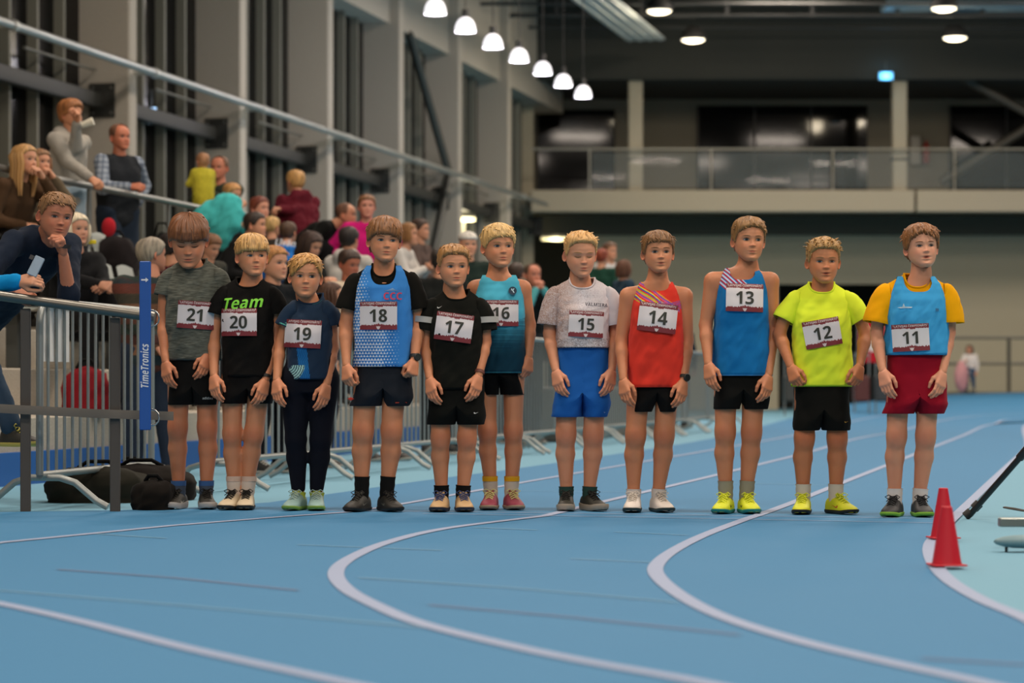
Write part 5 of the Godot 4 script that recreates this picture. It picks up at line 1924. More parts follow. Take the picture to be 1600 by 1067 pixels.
	# 11
	runner({"num": "11", "label": "ginger boy in a sky blue vest over a yellow T-shirt, maroon shorts, bib 11", "foot": 810, "top": 349, "chin": 421, "sh": [1367, 1505, 450], "head": [1440, 0.1, -0.1, 0.04], "hands": [[1382, 620], [1462, 622]], "feet": [1398, 1437], "hem": 555, "short": 650, "shorts": [1378, 1473], "cuff": 505, "hemw": 0.15, "chestw": 0.145, "chest": 0.12, "shift": -4.0, "sl1": 0.068, "tucked": true,
		"tee": cloth("#f0a808"), "vest": cloth("#3f9ed6"), "neck": 457, "s0": 0.6, "s1": 1.02, "dip": 0.068, "short_color": "#8c0f24", "bib": [1418, 528, 3, 56], "skin": "#d69a7c", "face": {"open": 0.014, "mouth": 0.012, "gaze": 0.2}, "hipw": 0.16, "waist": 0.14, "hipd": 0.125, "legd": 0.1, "short_crease": 0.008, "thick": 0.95,
		"marks": [[outline([Vector2(-0.035, -0.004), Vector2(-0.012, 0.0), Vector2(-0.006, 0.016), Vector2(0.0, 0.0), Vector2(0.035, -0.001), Vector2(0.03, -0.007), Vector2(-0.02, -0.007)]), 1409, 480, "#c3d9e4", 0], [outline([Vector2(-0.008, -0.007), Vector2(0.008, -0.007), Vector2(0.008, 0.007), Vector2(-0.008, 0.007)]), 1459, 485, "#22648f", 0]],
		"hair": {"line": [0.74, 0.72, 0.66, 0.48, 0.5, 0.32, 0.17], "color": srgb("#85562e"), "thick": 0.1, "side": 0.055, "fringe": 0.05, "seed": 11.0, "part": -0.15, "rise": 0.05, "jag": 0.06, "tufts": 150, "tuft": 1.2, "comb": Vector3(0.5, -0.9, 0.4), "strands": 9.0}, "shoe": {"upper": "#24272a", "sole": "#8cc03a", "laces": "#15171a"}, "sock": [763, "#ddd5d0"], "toes": [-0.35, 0.05]})

func circle_points(r: float) -> Array:
	var out := []
	for k in 20:
		out.append(Vector2(cos(TAU * k / 20), sin(TAU * k / 20)) * r)
	return out

# ================= spectators =================
func two_bone(a: Vector3, w: Vector3, l1: float, l2: float, pole: Vector3) -> Array:
	# elbow or knee between a and w; w is pulled in when out of reach
	var d := w - a
	var r := minf(d.length(), (l1 + l2) * 0.985)
	d = d.normalized()
	w = a + d * r
	var c := (l1 * l1 + r * r - l2 * l2) / (2.0 * r)
	var h := sqrt(maxf(l1 * l1 - c * c, 0.0))
	var p := (pole - d * pole.dot(d)).normalized()
	return [a + d * c + p * h, w]

func long_hair(mb: MB, x: Transform3D, h: Dictionary) -> void:
	var k := x.basis.x.length()
	var c: Color = h.color
	var n := 17
	for i in n:
		var phi := lerpf(-2.0, 2.0, float(i) / (n - 1)) + PI
		var p0 := head_at(phi, 0.9) + Vector3(0, 0.05, 0)
		var p1 := head_at(phi, 0.62) * Vector3(1.13, 1, 1.12)
		var p2 := head_at(phi, 0.35) * Vector3(1.2, 1, 1.2)
		var len: float = h.get("length", 0.7)
		var p3 := Vector3(p2.x * 1.0, 0.35 - len * 0.5, p2.z * 0.95 - 0.05)
		var p4 := Vector3(p2.x * 0.85, 0.35 - len, p2.z * 0.8 - 0.06)
		var w := 1.0 + 0.35 * fine.get_noise_1d(i * 13.7)
		mb.col = Color(c.r * w, c.g * w, c.b * w)
		mb.tube([x * p0, x * p1, x * p2, x * p3, x * p4], [0.05 * k, 0.075 * k, 0.08 * k, 0.07 * k, 0.02 * k], 6)
	mb.col = Color.WHITE

func spectator(o: Dictionary) -> Node3D:
	var k: float = o.get("k", 1.0)
	var yaw: float = o.get("yaw", 0.0)
	var d: float = o.d
	var head := at(o.px, o.py, d)
	var v := across(head)
	var floor_y: float = o.get("floor", tier(v))
	var base := Vector3(head.x, floor_y, head.z)
	var R := Basis(Vector3.UP, yaw)
	var fw := R.z
	var rt := R.x
	var lean: float = o.get("lean", 0.05)
	var side: float = o.get("side", 0.0)
	var up := (Vector3.UP * cos(lean) + fw * sin(lean) + rt * side).normalized()
	var H := head - base
	var neck := H - up * 0.14 * k + Vector3.DOWN * 0.02 * k
	var pel := neck - up * 0.50 * k
	var sit: bool = o.get("sit", false)
	if o.has("pelvis"):
		pel = at(o.pelvis[0], o.pelvis[1], o.pelvis[2]) - base
	up = (neck - pel).normalized()
	var cross := rt
	if o.has("chest_yaw"):
		cross = Basis(Vector3.UP, o.chest_yaw).x
	var sho := [neck - cross * 0.185 * k - up * 0.06 * k, neck + cross * 0.185 * k - up * 0.06 * k]
	var hips := [pel - cross * 0.09 * k, pel + cross * 0.09 * k]
	var knee := []
	var ank := []
	var cf := cross.cross(Vector3.UP)
	for i in 2:
		var sd: float = [-1.0, 1.0][i]
		var kk: Vector3
		var aa: Vector3
		if o.has("feet"):
			aa = at(o.feet[i][0], o.feet[i][1], o.feet[i][2]) - base
			var tb := two_bone(hips[i], aa, 0.43 * k, 0.43 * k, cf + Vector3.UP * 0.2)
			kk = tb[0]; aa = tb[1]
		elif sit:
			kk = hips[i] + cf * 0.42 * k + cross * sd * 0.06 * k + Vector3(0, 0.02, 0)
			aa = Vector3(kk.x, 0.085, kk.z) + cf * 0.03
		else:
			aa = Vector3(hips[i].x, 0.085, hips[i].z) + cross * sd * 0.03 * k - cf * 0.02
			kk = hips[i].lerp(aa, 0.5) + cf * 0.03
		knee.append(kk); ank.append(aa)
	var elb := []
	var wri := []
	for i in 2:
		var sd: float = [-1.0, 1.0][i]
		var tgt: Vector3
		var arm = o.get("arms", ["lap", "lap"] if sit else ["down", "down"])[i]
		if arm is Array:
			tgt = at(arm[0], arm[1], arm[2]) - base
		elif arm == "lap":
			tgt = hips[i].lerp(knee[i], 0.7) + Vector3.UP * 0.09 * k - cross * sd * 0.05
		elif arm == "chest":
			tgt = neck - up * 0.22 * k + cf * 0.30 * k + cross * sd * 0.05
		elif arm == "face":
			tgt = H + cf * 0.16 * k - Vector3.UP * 0.15 * k + cross * sd * 0.04
		elif arm == "hip":
			tgt = hips[i] + cross * sd * 0.12 * k + Vector3.UP * 0.08
		else:
			tgt = sho[i] + Vector3.DOWN * 0.5 * k + cross * sd * 0.05 + cf * 0.06
		var pole: Vector3 = (-cf * 0.5 + cross * sd * 0.7 + Vector3.DOWN * 0.6)
		if o.has("elbows") and o.elbows[i] != null:
			elb.append(at(o.elbows[i][0], o.elbows[i][1], o.elbows[i][2]) - base)
			wri.append(tgt)
		else:
			var tb := two_bone(sho[i], tgt, 0.275 * k, 0.25 * k, pole)
			elb.append(tb[0]); wri.append(tb[1])
	var root := thing("person", o.label, "person", base, 0.0, "spectators and officials")
	# bounds
	var lo := H
	var hi := H
	for p in sho + elb + wri + hips + knee + ank + [pel, neck]:
		lo = lo.min(p); hi = hi.max(p)
	var g := Vector3.ONE * 0.24 * k
	var cell: float = o.get("cell", 0.017)
	# bare body inside the clothes
	var skin: Color = srgb(o.get("skin", "#c98f70"))
	var bf := Field.new(lo - g, hi + g, cell * 1.1)
	bf.capsule(pel, neck, 0.07 * k, 0.06 * k, 0.03)
	bf.capsule(neck - up * 0.06 * k, H - Vector3.UP * 0.03 * k, 0.058 * k, 0.056 * k, 0.02)
	var bare: bool = o.get("short_sleeves", false)
	for i in 2:
		bf.capsule(neck - up * 0.08 * k, sho[i], 0.04 * k, 0.04 * k, 0.03)
		bf.capsule(sho[i], elb[i], 0.045 * k, 0.04 * k, 0.02)
		bf.capsule(elb[i], wri[i], 0.041 * k, 0.027 * k, 0.02)
		bf.capsule(hips[i], knee[i], 0.06 * k, 0.045 * k, 0.02)
		bf.capsule(knee[i], ank[i], 0.045 * k, 0.035 * k, 0.02)
	var body := MB.new()
	bf.net(body)
	for i in body.c.size():
		body.c[i] = skin
	var hs: float = o.get("head", 0.225) * k
	var hy: float = o.get("head_yaw", yaw)
	var HR := Basis(Vector3.UP, hy) * Basis(Vector3.RIGHT, o.get("nod", 0.0)) * Basis(Vector3.BACK, o.get("tilt", 0.0))
	var hx := Transform3D(HR * hs, H - HR * (Vector3(0, 0.5, -0.03) * hs))
	head_mesh(body, hx, skin, o.get("face", {}), o.get("full", false))
	var grip: Array = o.get("grip", ["curled", "curled"])
	for i in 2:
		var dn: Vector3 = (wri[i] - elb[i]).normalized()
		var bk: Vector3 = cf * 0.5 + cross * [-0.6, 0.6][i] + Vector3.UP * 0.5
		if o.has("backs") and o.backs[i] != null:
			bk = o.backs[i]
		put_hand(body, grip[i], 0.0045, wri[i], dn, bk, i == 1, 1.1 * k, skin)
	obj("body", body, vcol(0.55, 0.05), root)
	var hair: Dictionary = o.get("hair", {})
	if hair:
		var hm := MB.new()
		hair_mesh(hm, hx, hair, o.get("full", false))
		if hair.has("length"):
			long_hair(hm, hx, hair)
		obj("hair", hm, vcol(0.6), root)
	if o.get("eyes", true):
		eyes(root, hx, {"open": o.get("open", 0.018)}, hair.get("color", Color(0.1, 0.06, 0.04)))
	# trousers
	var fat: float = o.get("fat", 1.0)
	var tf := Field.new(lo - g, hi + g, cell)
	for i in 2:
		tf.capsule(pel + Vector3.UP * 0.05 * k, hips[i], 0.115 * k, 0.11 * k, 0.04)
		tf.capsule(hips[i], knee[i], 0.1 * k * fat, 0.074 * k * fat, 0.03)
		tf.capsule(knee[i], ank[i] + Vector3.UP * 0.02, 0.073 * k * fat, 0.056 * k, 0.02)
	var tm := MB.new()
	tf.net(tm)
	ruffle(tm, 0.006, o.px)
	obj("trousers", tm, cloth(o.get("bottom", "#26272b")), root)
	# top
	var top := Field.new(lo - g, hi + g, cell)
	for i in 2:
		var c0: Vector3 = pel.lerp(hips[i], 0.75) - up * 0.04 * k
		top.capsule(c0, neck.lerp(sho[i], 0.45) - up * 0.15 * k, 0.105 * k * fat, 0.112 * k * fat, 0.07)
		top.capsule(neck - up * 0.05 * k, sho[i], 0.066 * k, 0.062 * k, 0.05)
	var arms := top
	if o.has("sleeves"):
		arms = Field.new(lo - g, hi + g, cell)
	var ar: float = o.get("arm", 1.0)
	for i in 2:
		arms.capsule(sho[i], elb[i], 0.064 * k * ar, 0.055 * k * ar, 0.03)
		if not bare:
			arms.capsule(elb[i], wri[i] - (wri[i] - elb[i]).normalized() * o.get("cuff", 0.02), 0.056 * k * ar, 0.042 * k * ar, 0.02)
	if o.get("hood", false):
		top.capsule(neck - cf * 0.05 - cross * 0.06, neck - cf * 0.05 + cross * 0.06, 0.07 * k, 0.07 * k, 0.04)
	if o.get("bundle", false):   # thick padded coat
		top.capsule(pel - up * 0.25 * k, pel + up * 0.1 * k, 0.16 * k, 0.15 * k, 0.06)
	var pm := MB.new()
	top.net(pm)
	ruffle(pm, o.get("folds", 0.008), o.px)
	var tops: Material = o.get("top_mat", null)
	obj(o.get("top_name", "jacket"), pm, tops if tops else cloth(o.get("top", "#2a2c30")), root)
	if o.has("sleeves"):
		var sm := MB.new()
		arms.net(sm)
		ruffle(sm, 0.006, o.px)
		obj("shirt_sleeves", sm, o.sleeves if o.sleeves is Material else cloth(o.sleeves), root)
	for i in 2:
		var dirf := cf
		var q := inst("shoe", shoe_parts["upper"], mat(o.get("shoe", "#2a2826"), 0.6), root, Transform3D(Basis(cross, Vector3.UP, cf).scaled_local(Vector3.ONE * 1.2 * k) if cross.cross(Vector3.UP).dot(cf) > 0 else Basis.IDENTITY, ank[i] - Vector3.UP * 0.083))
		inst("sole", shoe_parts["sole"], mat(o.get("sole", "#b8b2a6"), 0.6), q)
		inst("laces", shoe_parts["laces"], mat(o.get("lace", "#c9c4ba"), 0.8), q)
	return root

func ruffle(m: MB, amp: float, sd: float) -> void:
	# small folds pushed in and out along the normals
	var n := PackedVector3Array()
	n.resize(m.v.size())
	var i := 0
	while i < m.ix.size():
		var a := m.ix[i]; var b := m.ix[i + 1]; var d := m.ix[i + 2]
		var f := (m.v[d] - m.v[a]).cross(m.v[b] - m.v[a])
		n[a] += f; n[b] += f; n[d] += f
		i += 3
	for j in m.v.size():
		m.v[j] += n[j].normalized() * crease(m.v[j] * 0.8, amp, sd)

func crowd() -> void:
	var crop := [0.78, 0.78, 0.70, 0.48, 0.54, 0.34, 0.18]
	var low := [0.80, 0.78, 0.68, 0.50, 0.45, 0.3, 0.15]
	var bald := [0.99, 0.99, 0.97, 0.5, 0.6, 0.42, 0.24]
	var H := func(hex: String, line: Array, sd: float, more := {}) -> Dictionary:
		var h := {"line": line, "color": srgb(hex), "seed": sd, "thick": 0.06, "side": 0.03, "fringe": 0.04}
		h.merge(more, true)
		return h
	# --- at the near rail
	var man := spectator({"label": "man in a navy hoodie leaning on the rail with his chin on his fist", "px": 86, "py": 338, "d": 13.9, "floor": 0.0, "full": true, "yaw": 0.55, "head_yaw": 0.5, "nod": 0.12, "tilt": -0.12, "lean": 0.9, "pelvis": [-60, 520, 14.75], "chest_yaw": 0.9,
		"arms": [[20, 455, 13.65], [99, 398, 13.72]], "elbows": [[-30, 440, 13.6], [108, 462, 13.8]], "feet": [[48, 718, 14.05], [-50, 775, 14.9]], "grip": ["curled", "fist"], "cuff": 0.17, "top": "#1b2433", "bottom": "#33475c", "shoe": "#2e2c26", "sole": "#c3b35a", "lace": "#c9bd5c", "hair": H.call("#7d5a38", crop, 21.0, {"thick": 0.045, "side": 0.01, "quiff": 0.015, "tufts": 140, "comb": Vector3(0.4, -0.3, 0.8)}), "skin": "#b8775a", "head": 0.235, "top_name": "hoodie", "cell": 0.014, "open": 0.016, "hood": true})
	var wb := MB.new()
	wb.tube([at(101, 388, 13.7) - man.position, at(102, 382, 13.7) - man.position], 0.033, 16, false)
	obj("wristband", wb, mat("#16171a", 0.6), man)
	spectator({"label": "person in a bright blue jacket at the frame's left edge, forearm on the rail", "px": -165, "py": 335, "d": 13.65, "floor": 0.0, "full": true, "yaw": 0.6, "lean": 0.3, "arms": [[-160, 470, 13.5], [28, 440, 13.42]], "elbows": [null, [-50, 452, 13.5]], "grip": ["curled", "curled"], "backs": [null, Vector3(0.2, 0.5, 0.8)], "top": "#0f86c6", "bottom": "#23262c", "hair": H.call("#4a3626", crop, 22.0), "cuff": 0.01, "cell": 0.015})
	var ph := MB.new()
	var pb := Basis(Vector3.BACK, -0.42) * Basis(Vector3.RIGHT, -0.2)
	ph.box(at(56, 416, 13.4), Vector3(0.052, 0.105, 0.009), pb, 0.004)
	var phone := obj("mobile_phone", ph, mat("#8fa4b8", 0.25, 0.3))
	tag(phone, "pale blue-grey mobile phone held in a hand over the rail", "phone")
	ph = MB.new()
	ph.box(at(50, 401, 13.4) + pb * Vector3(0, -0.004, 0.006), Vector3(0.02, 0.022, 0.002), pb)
	obj("camera_bump", ph, mat("#23272c", 0.3), phone)
	# --- standing on the floor behind the barriers
	spectator({"label": "grey-haired man seen from behind in a knitted brown and green striped sweater", "px": 236, "py": 398, "d": 18.3, "floor": 0.0, "yaw": 3.3, "head_yaw": 2.2, "lean": 0.12, "fat": 1.25, "arm": 1.25, "top_mat": stripes(), "top_name": "sweater", "bottom": "#262f3d", "hair": H.call("#8c8272", low, 23.0, {"thick": 0.05}), "eyes": false, "arms": ["down", [258, 560, 18.0]], "skin": "#bf8265"})
	spectator({"label": "fair boy in a dark shirt standing behind bib 20 and bib 19", "px": 427, "py": 412, "d": 19.2, "floor": 0.0, "k": 0.95, "yaw": 0.9, "top": "#14171a", "bottom": "#15161a", "hair": H.call("#a9743e", crop, 24.0, {"side": 0.02}), "full": true, "head": 0.25})
	spectator({"label": "girl with long straight brown hair turned away behind bib 19", "px": 517, "py": 462, "d": 20.6, "floor": 0.0, "k": 0.72, "head": 0.27, "yaw": 1.5, "top": "#b98f78", "bottom": "#2b2c33", "hair": H.call("#4a2d1c", low, 25.0, {"length": 1.0, "side": 0.05})})
	spectator({"label": "man in a dark jacket seen from behind beside bib 17", "px": 688, "py": 408, "d": 24.4, "floor": 0.0, "yaw": 3.0, "top": "#1b1d1c", "bottom": "#191b1e", "hair": H.call("#2b211b", low, 26.0), "eyes": false})
	spectator({"label": "man in a white cap and dark green jacket behind bib 16", "px": 731, "py": 383, "d": 25.6, "floor": 0.0, "yaw": 0.3, "top": "#23302b", "bottom": "#1c1f22", "hair": H.call("#c9c4ba", [0.72, 0.72, 0.72, 0.72, 0.72, 0.7, 0.68], 27.0, {"thick": 0.08, "side": 0.05})})
	spectator({"label": "bald man with both hands raised to his face between bib 16 and bib 15", "px": 832, "py": 430, "d": 28.4, "floor": 0.0, "yaw": 0.5, "lean": 0.2, "arms": ["face", "face"], "top": "#191c1c", "sleeves": "#4f9a9e", "bottom": "#23262a", "hair": H.call("#5a4636", bald, 28.0, {"side": 0.008}), "skin": "#c07a60"})
	spectator({"label": "person in a navy top turned away, partly hidden by bib 16", "px": 806, "py": 428, "d": 29.0, "floor": 0.0, "yaw": 2.8, "top": "#1d2b55", "bottom": "#20222a", "hair": H.call("#3a2a20", low, 29.0), "eyes": false})
	# --- on the low stage further down the hall
	spectator({"label": "red-haired child in a dark green top beyond bib 15", "px": 940, "py": 402, "d": 33.5, "floor": 0.6, "k": 0.9, "yaw": 2.6, "top": "#1d3f33", "bottom": "#2a2c30", "hair": H.call("#8a3d26", low, 30.0), "eyes": false})
	spectator({"label": "person in a white shirt standing beyond bib 15", "px": 953, "py": 393, "d": 35.5, "floor": 0.6, "yaw": 0.6, "top": "#cfcbc8", "bottom": "#3a3c44", "hair": H.call("#6b4a33", low, 31.0)})
	spectator({"label": "brown-haired person in a slate blue jacket between bib 15 and bib 14", "px": 975, "py": 420, "d": 31.0, "floor": 0.6, "k": 0.85, "yaw": 2.0, "top": "#2b3d4c", "bottom": "#2b2f38", "hair": H.call("#5f3a26", low, 32.0, {"length": 0.4})})
	# --- lower rows of the stand
	spectator({"label": "older woman with a white-blond bob in a black coat, seated", "px": 118, "py": 359, "d": 19.3, "sit": true, "yaw": 0.75, "top": "#17181a", "bottom": "#1b1c1e", "hair": H.call("#c9bca2", low, 33.0, {"length": 0.35, "side": 0.06}), "skin": "#c08b70", "arms": [[155, 445, 18.9], [160, 448, 19.0]]})
	spectator({"label": "dark-haired person in a maroon top seated behind bib 21", "px": 270, "py": 385, "d": 21.6, "sit": true, "yaw": 2.4, "top": "#57222c", "hair": H.call("#1d1512", low, 34.0, {"side": 0.06}), "eyes": false})
	spectator({"label": "brown-haired boy looking down, seated behind bib 21", "px": 329, "py": 384, "d": 22.4, "sit": true, "k": 0.85, "yaw": 0.9, "nod": 0.5, "lean": 0.3, "top": "#3a3a34", "hair": H.call("#6b4526", crop, 35.0)})
	spectator({"label": "dark-haired man in a black hoodie bending forward in the stand", "px": 398, "py": 352, "d": 24.2, "sit": true, "yaw": 1.3, "lean": 0.55, "top": "#151515", "bottom": "#17181b", "hair": H.call("#2c1f17", crop, 36.0), "hood": true})
	var kid := spectator({"label": "child in a royal blue T-shirt with white lettering on the back, seated", "px": 450, "py": 364, "d": 24.6, "sit": true, "k": 0.86, "yaw": 2.75, "lean": 0.35, "top": "#2a73c4", "top_name": "t_shirt", "short_sleeves": true, "bottom": "#1c2b45", "hair": H.call("#4b3524", low, 37.0), "eyes": false})
	var tx := letters("Līvāni", 0.085)
	var tb := Basis(Vector3.UP, -0.35) * Basis(Vector3.RIGHT, -0.35) * Basis(Vector3.BACK, -0.12)
	var tm := MB.new()
	tm.append(tx, Transform3D(tb, at(447, 381, 24.6) - kid.position + Vector3(0.02, 0, 0.15)))
	obj("print", tm, mat("#d5dde8", 0.7), kid)
	spectator({"label": "blond child's head showing between the man in black and the blue T-shirt", "px": 425, "py": 354, "d": 25.8, "sit": true, "k": 0.8, "yaw": 2.5, "top": "#3b3530", "hair": H.call("#c09a62", low, 38.0), "eyes": false})
	spectator({"label": "girl with long dark brown hair looking down, seated right of the blue T-shirt", "px": 485, "py": 382, "d": 24.0, "sit": true, "yaw": 1.0, "nod": 0.45, "lean": 0.3, "top": "#20211f", "hair": H.call("#33211a", low, 39.0, {"length": 0.7, "side": 0.05}), "arms": ["chest", "chest"]})
	spectator({"label": "dark-haired person in a white hoodie seen from behind", "px": 545, "py": 374, "d": 25.2, "sit": true, "yaw": 2.7, "top": "#bdb8b0", "top_name": "hoodie", "hood": true, "hair": H.call("#221914", low, 40.0, {"side": 0.05}), "eyes": false})
	spectator({"label": "dark-haired man in a cream shirt seated behind bib 18", "px": 545, "py": 412, "d": 22.6, "sit": true, "yaw": 0.75, "nod": 0.25, "top": "#c3b39c", "bottom": "#3a3a3c", "hair": H.call("#35241a", crop, 41.0), "skin": "#b3694e"})
	spectator({"label": "woman in a white jacket and jeans seated in profile right of bib 18", "px": 637, "py": 366, "d": 28.5, "sit": true, "yaw": 1.3, "lean": 0.25, "top": "#cbc6c0", "bottom": "#4a6480", "hair": H.call("#8a5f34", low, 42.0, {"length": 0.25}), "arms": ["chest", "chest"]})
	spectator({"label": "dark-haired person in profile just beyond the woman in white", "px": 656, "py": 359, "d": 29.5, "sit": true, "yaw": 1.2, "top": "#5a4a44", "hair": H.call("#3b281d", low, 43.0)})
	# --- upper rows and the walkway
	spectator({"label": "woman with long blond hair in a brown fleece jacket, chin on hand", "px": 38, "py": 250, "d": 20.8, "sit": true, "yaw": 1.0, "lean": 0.35, "top": "#4a3625", "bottom": "#1e1c1b", "hair": H.call("#b58a55", low, 44.0, {"length": 1.1, "side": 0.05}), "arms": ["lap", "face"]})
	spectator({"label": "girl with brown hair and a pink glove beside the blond woman", "px": 62, "py": 254, "d": 21.5, "sit": true, "k": 0.9, "yaw": 0.8, "top": "#5f5342", "hair": H.call("#7a5636", low, 45.0, {"length": 0.9}), "arms": ["lap", "face"]})
	var teen := spectator({"label": "curly auburn-haired youth in a grey hoodie standing and drinking", "px": 110, "py": 180, "d": 22.6, "yaw": 1.05, "lean": 0.06, "top": "#9a958c", "top_name": "hoodie", "hood": true, "bottom": "#8fa0ab", "hair": H.call("#8f5a30", low, 46.0, {"thick": 0.13, "side": 0.07, "jag": 0.05, "strands": 5.0}), "arms": [[148, 286, 22.2], [120, 190, 22.35]], "skin": "#c58866"})
	var cup := MB.new()
	var cb := Basis(Vector3.BACK, -1.2)
	cup.lathe(at(128, 196, 22.3), [Vector2(0.026, 0), Vector2(0.03, 0.05), Vector2(0.036, 0.1)], 14, cb)
	tag(obj("paper_cup", cup, mat("#d9d3c0", 0.6)), "small white paper cup at the standing youth's mouth", "cup")
	spectator({"label": "bald stout man in a dark quilted vest over a plaid shirt at the upper rail", "px": 187, "py": 215, "d": 23.8, "yaw": 0.75, "fat": 1.2, "top": "#23262a", "top_name": "quilted_vest", "sleeves": plaid(), "bottom": "#27313f", "hair": H.call("#6b4a38", bald, 47.0, {"side": 0.006}), "arms": [[203, 292, 23.5], "hip"], "skin": "#b96f52", "arm": 1.1})
	spectator({"label": "man in a dark green jacket standing with a baby in his arms", "px": 343, "py": 263, "d": 27.0, "yaw": -0.3, "top": "#31392f", "bottom": "#23262a", "hair": H.call("#6a4b36", bald, 48.0, {"side": 0.01}), "arms": [[312, 300, 26.6], [330, 303, 26.6]], "skin": "#bd775c"})
	spectator({"label": "baby in a yellow patterned suit with a white collar, held by the man in green", "px": 317, "py": 252, "d": 26.4, "floor": 2.28, "k": 0.5, "head": 0.33, "yaw": -2.6, "eyes": false, "top_mat": confetti(), "top_name": "suit", "bottom": "#a7a12e", "hair": H.call("#a97a56", crop, 49.0, {"side": 0.004, "thick": 0.015}), "bundle": true, "fat": 1.3, "arms": ["chest", "chest"], "shoe": "#c9b32e"})
	var tow := spectator({"label": "fair boy wrapped in a teal towel in the stand", "px": 362, "py": 304, "d": 25.2, "sit": true, "k": 0.9, "yaw": 0.9, "nod": 0.2, "lean": 0.35, "top": "#3f9fa0", "top_name": "shirt", "bottom": "#2a3138", "hair": H.call("#b07f4a", low, 50.0), "arms": ["face", "chest"]})
	var tf := Field.new(Vector3(-0.7, 0.1, -0.6), Vector3(0.5, 1.4, 0.6), 0.02)
	var tp := tow.position
	tf.capsule(at(352, 322, 25.1) - tp, at(330, 345, 25.05) - tp, 0.12, 0.16, 0.08)
	tf.capsule(at(330, 345, 25.05) - tp, at(347, 388, 24.95) - tp, 0.16, 0.03, 0.08)
	tf.capsule(at(362, 318, 24.95) - tp, at(366, 352, 24.9) - tp, 0.09, 0.07, 0.08)
	tf.capsule(at(352, 326, 25.0) - tp, at(350, 370, 24.95) - tp, 0.13, 0.1, 0.06)
	var tmesh := MB.new()
	tf.net(tmesh)
	ruffle(tmesh, 0.02, 5.0)
	obj("towel", tmesh, cloth("#46b3b2"), tow)
	spectator({"label": "red-brown haired woman in profile behind the towel boy", "px": 405, "py": 326, "d": 26.5, "sit": true, "yaw": 0.9, "top": "#26282b", "hair": H.call("#6b3324", low, 51.0, {"side": 0.04}), "skin": "#cf9278"})
	spectator({"label": "fair-haired person in a maroon puffer coat turned away, standing", "px": 462, "py": 284, "d": 27.6, "yaw": -2.5, "lean": 0.25, "top": "#5c1a26", "top_name": "puffer_coat", "folds": 0.022, "bottom": "#4a1a22", "hair": H.call("#b98d55", low, 52.0, {"side": 0.05}), "eyes": false, "hood": true, "arms": [[428, 330, 27.2], "down"], "bundle": true, "fat": 1.1})
	spectator({"label": "bald man in a black coat bending low beside the woman in pink", "px": 541, "py": 336, "d": 27.0, "sit": true, "yaw": 1.3, "lean": 1.0, "top": "#151614", "bottom": "#17181a", "hair": H.call("#6b4a38", bald, 53.0, {"side": 0.006}), "fat": 1.15})
	spectator({"label": "woman in a pink sweater and neon yellow trousers standing in the stand", "px": 573, "py": 323, "d": 26.8, "yaw": 0.15, "top": "#c81e74", "top_name": "sweater", "bottom": "#b9d01e", "hair": H.call("#7d5434", low, 54.0, {"side": 0.045}), "arms": ["hip", [607, 372, 26.4]], "skin": "#c98a74"})
	# --- the far bend
	var far := spectator({"label": "girl in a white top with a pink jacket at her waist by the far railing", "px": 1515, "py": 546, "d": 62.0, "floor": 0.46, "k": 0.72, "head": 0.26, "yaw": -0.5, "top": "#d6d0cc", "bottom": "#3e5570", "hair": H.call("#4a3024", low, 55.0, {"length": 0.5}), "arms": ["chest", "down"], "cell": 0.022})
	var pj := MB.new()
	pj.ellipsoid(at(1502, 588, 61.7) - far.position, Vector3(0.16, 0.36, 0.12), 14, 10)
	ruffle(pj, 0.02, 2.0)
	obj("pink_jacket", pj, cloth("#c58f92"), far)
	# --- seated at track side behind the fence
	spectator({"label": "person in a dark blue jacket standing behind the barrier right of bib 14", "px": 1062, "py": 503, "d": 39.0, "floor": 0.0, "k": 0.95, "yaw": 2.5, "top": "#1d2634", "hair": H.call("#3b2418", low, 56.0), "eyes": false})

func stripes() -> StandardMaterial3D:
	# knitted bands that run round the trunk
	var im := Image.create(64, 128, false, Image.FORMAT_RGB8)
	var cols := ["#4f2f24", "#22302a", "#3d2019", "#6b4a34", "#1f2c30", "#54281d", "#2c2a20", "#5c3f2c"]
	for j in 128:
		for i in 64:
			var c := Color.html(cols[(j / 16) % 8])
			var w := 1.0 + 0.25 * fine.get_noise_2d(i * 0.5, j * 0.6) + (0.12 if (i + j) % 4 < 2 else -0.05)
			im.set_pixel(i, j, Color(c.r * w, c.g * w, c.b * w))
	var m := StandardMaterial3D.new()
	m.albedo_texture = ImageTexture.create_from_image(im)
	m.uv1_triplanar = true; m.uv1_world_triplanar = true; m.uv1_scale = Vector3(1.8, 1.8, 1.8); m.uv1_triplanar_sharpness = 4.0
	m.roughness = 0.95
	return m

func plaid() -> StandardMaterial3D:
	var im := Image.create(64, 64, false, Image.FORMAT_RGB8)
	for j in 64:
		for i in 64:
			var c := Color.html("#9aa3ae")
			if i % 16 < 6:
				c = c.lerp(Color.html("#39465a"), 0.5)
			if j % 16 < 6:
				c = c.lerp(Color.html("#39465a"), 0.5)
			im.set_pixel(i, j, c)
	var m := StandardMaterial3D.new()
	m.albedo_texture = ImageTexture.create_from_image(im)
	m.uv1_triplanar = true; m.uv1_world_triplanar = true; m.uv1_scale = Vector3.ONE * 5.0
	m.roughness = 0.95
	return m

func confetti() -> StandardMaterial3D:
	var m := grainy("#8a8a1c", "#d9c53a", 0.06, 1.2, 0.95, 2)
	m.uv1_scale = Vector3.ONE * 2.5
	return m

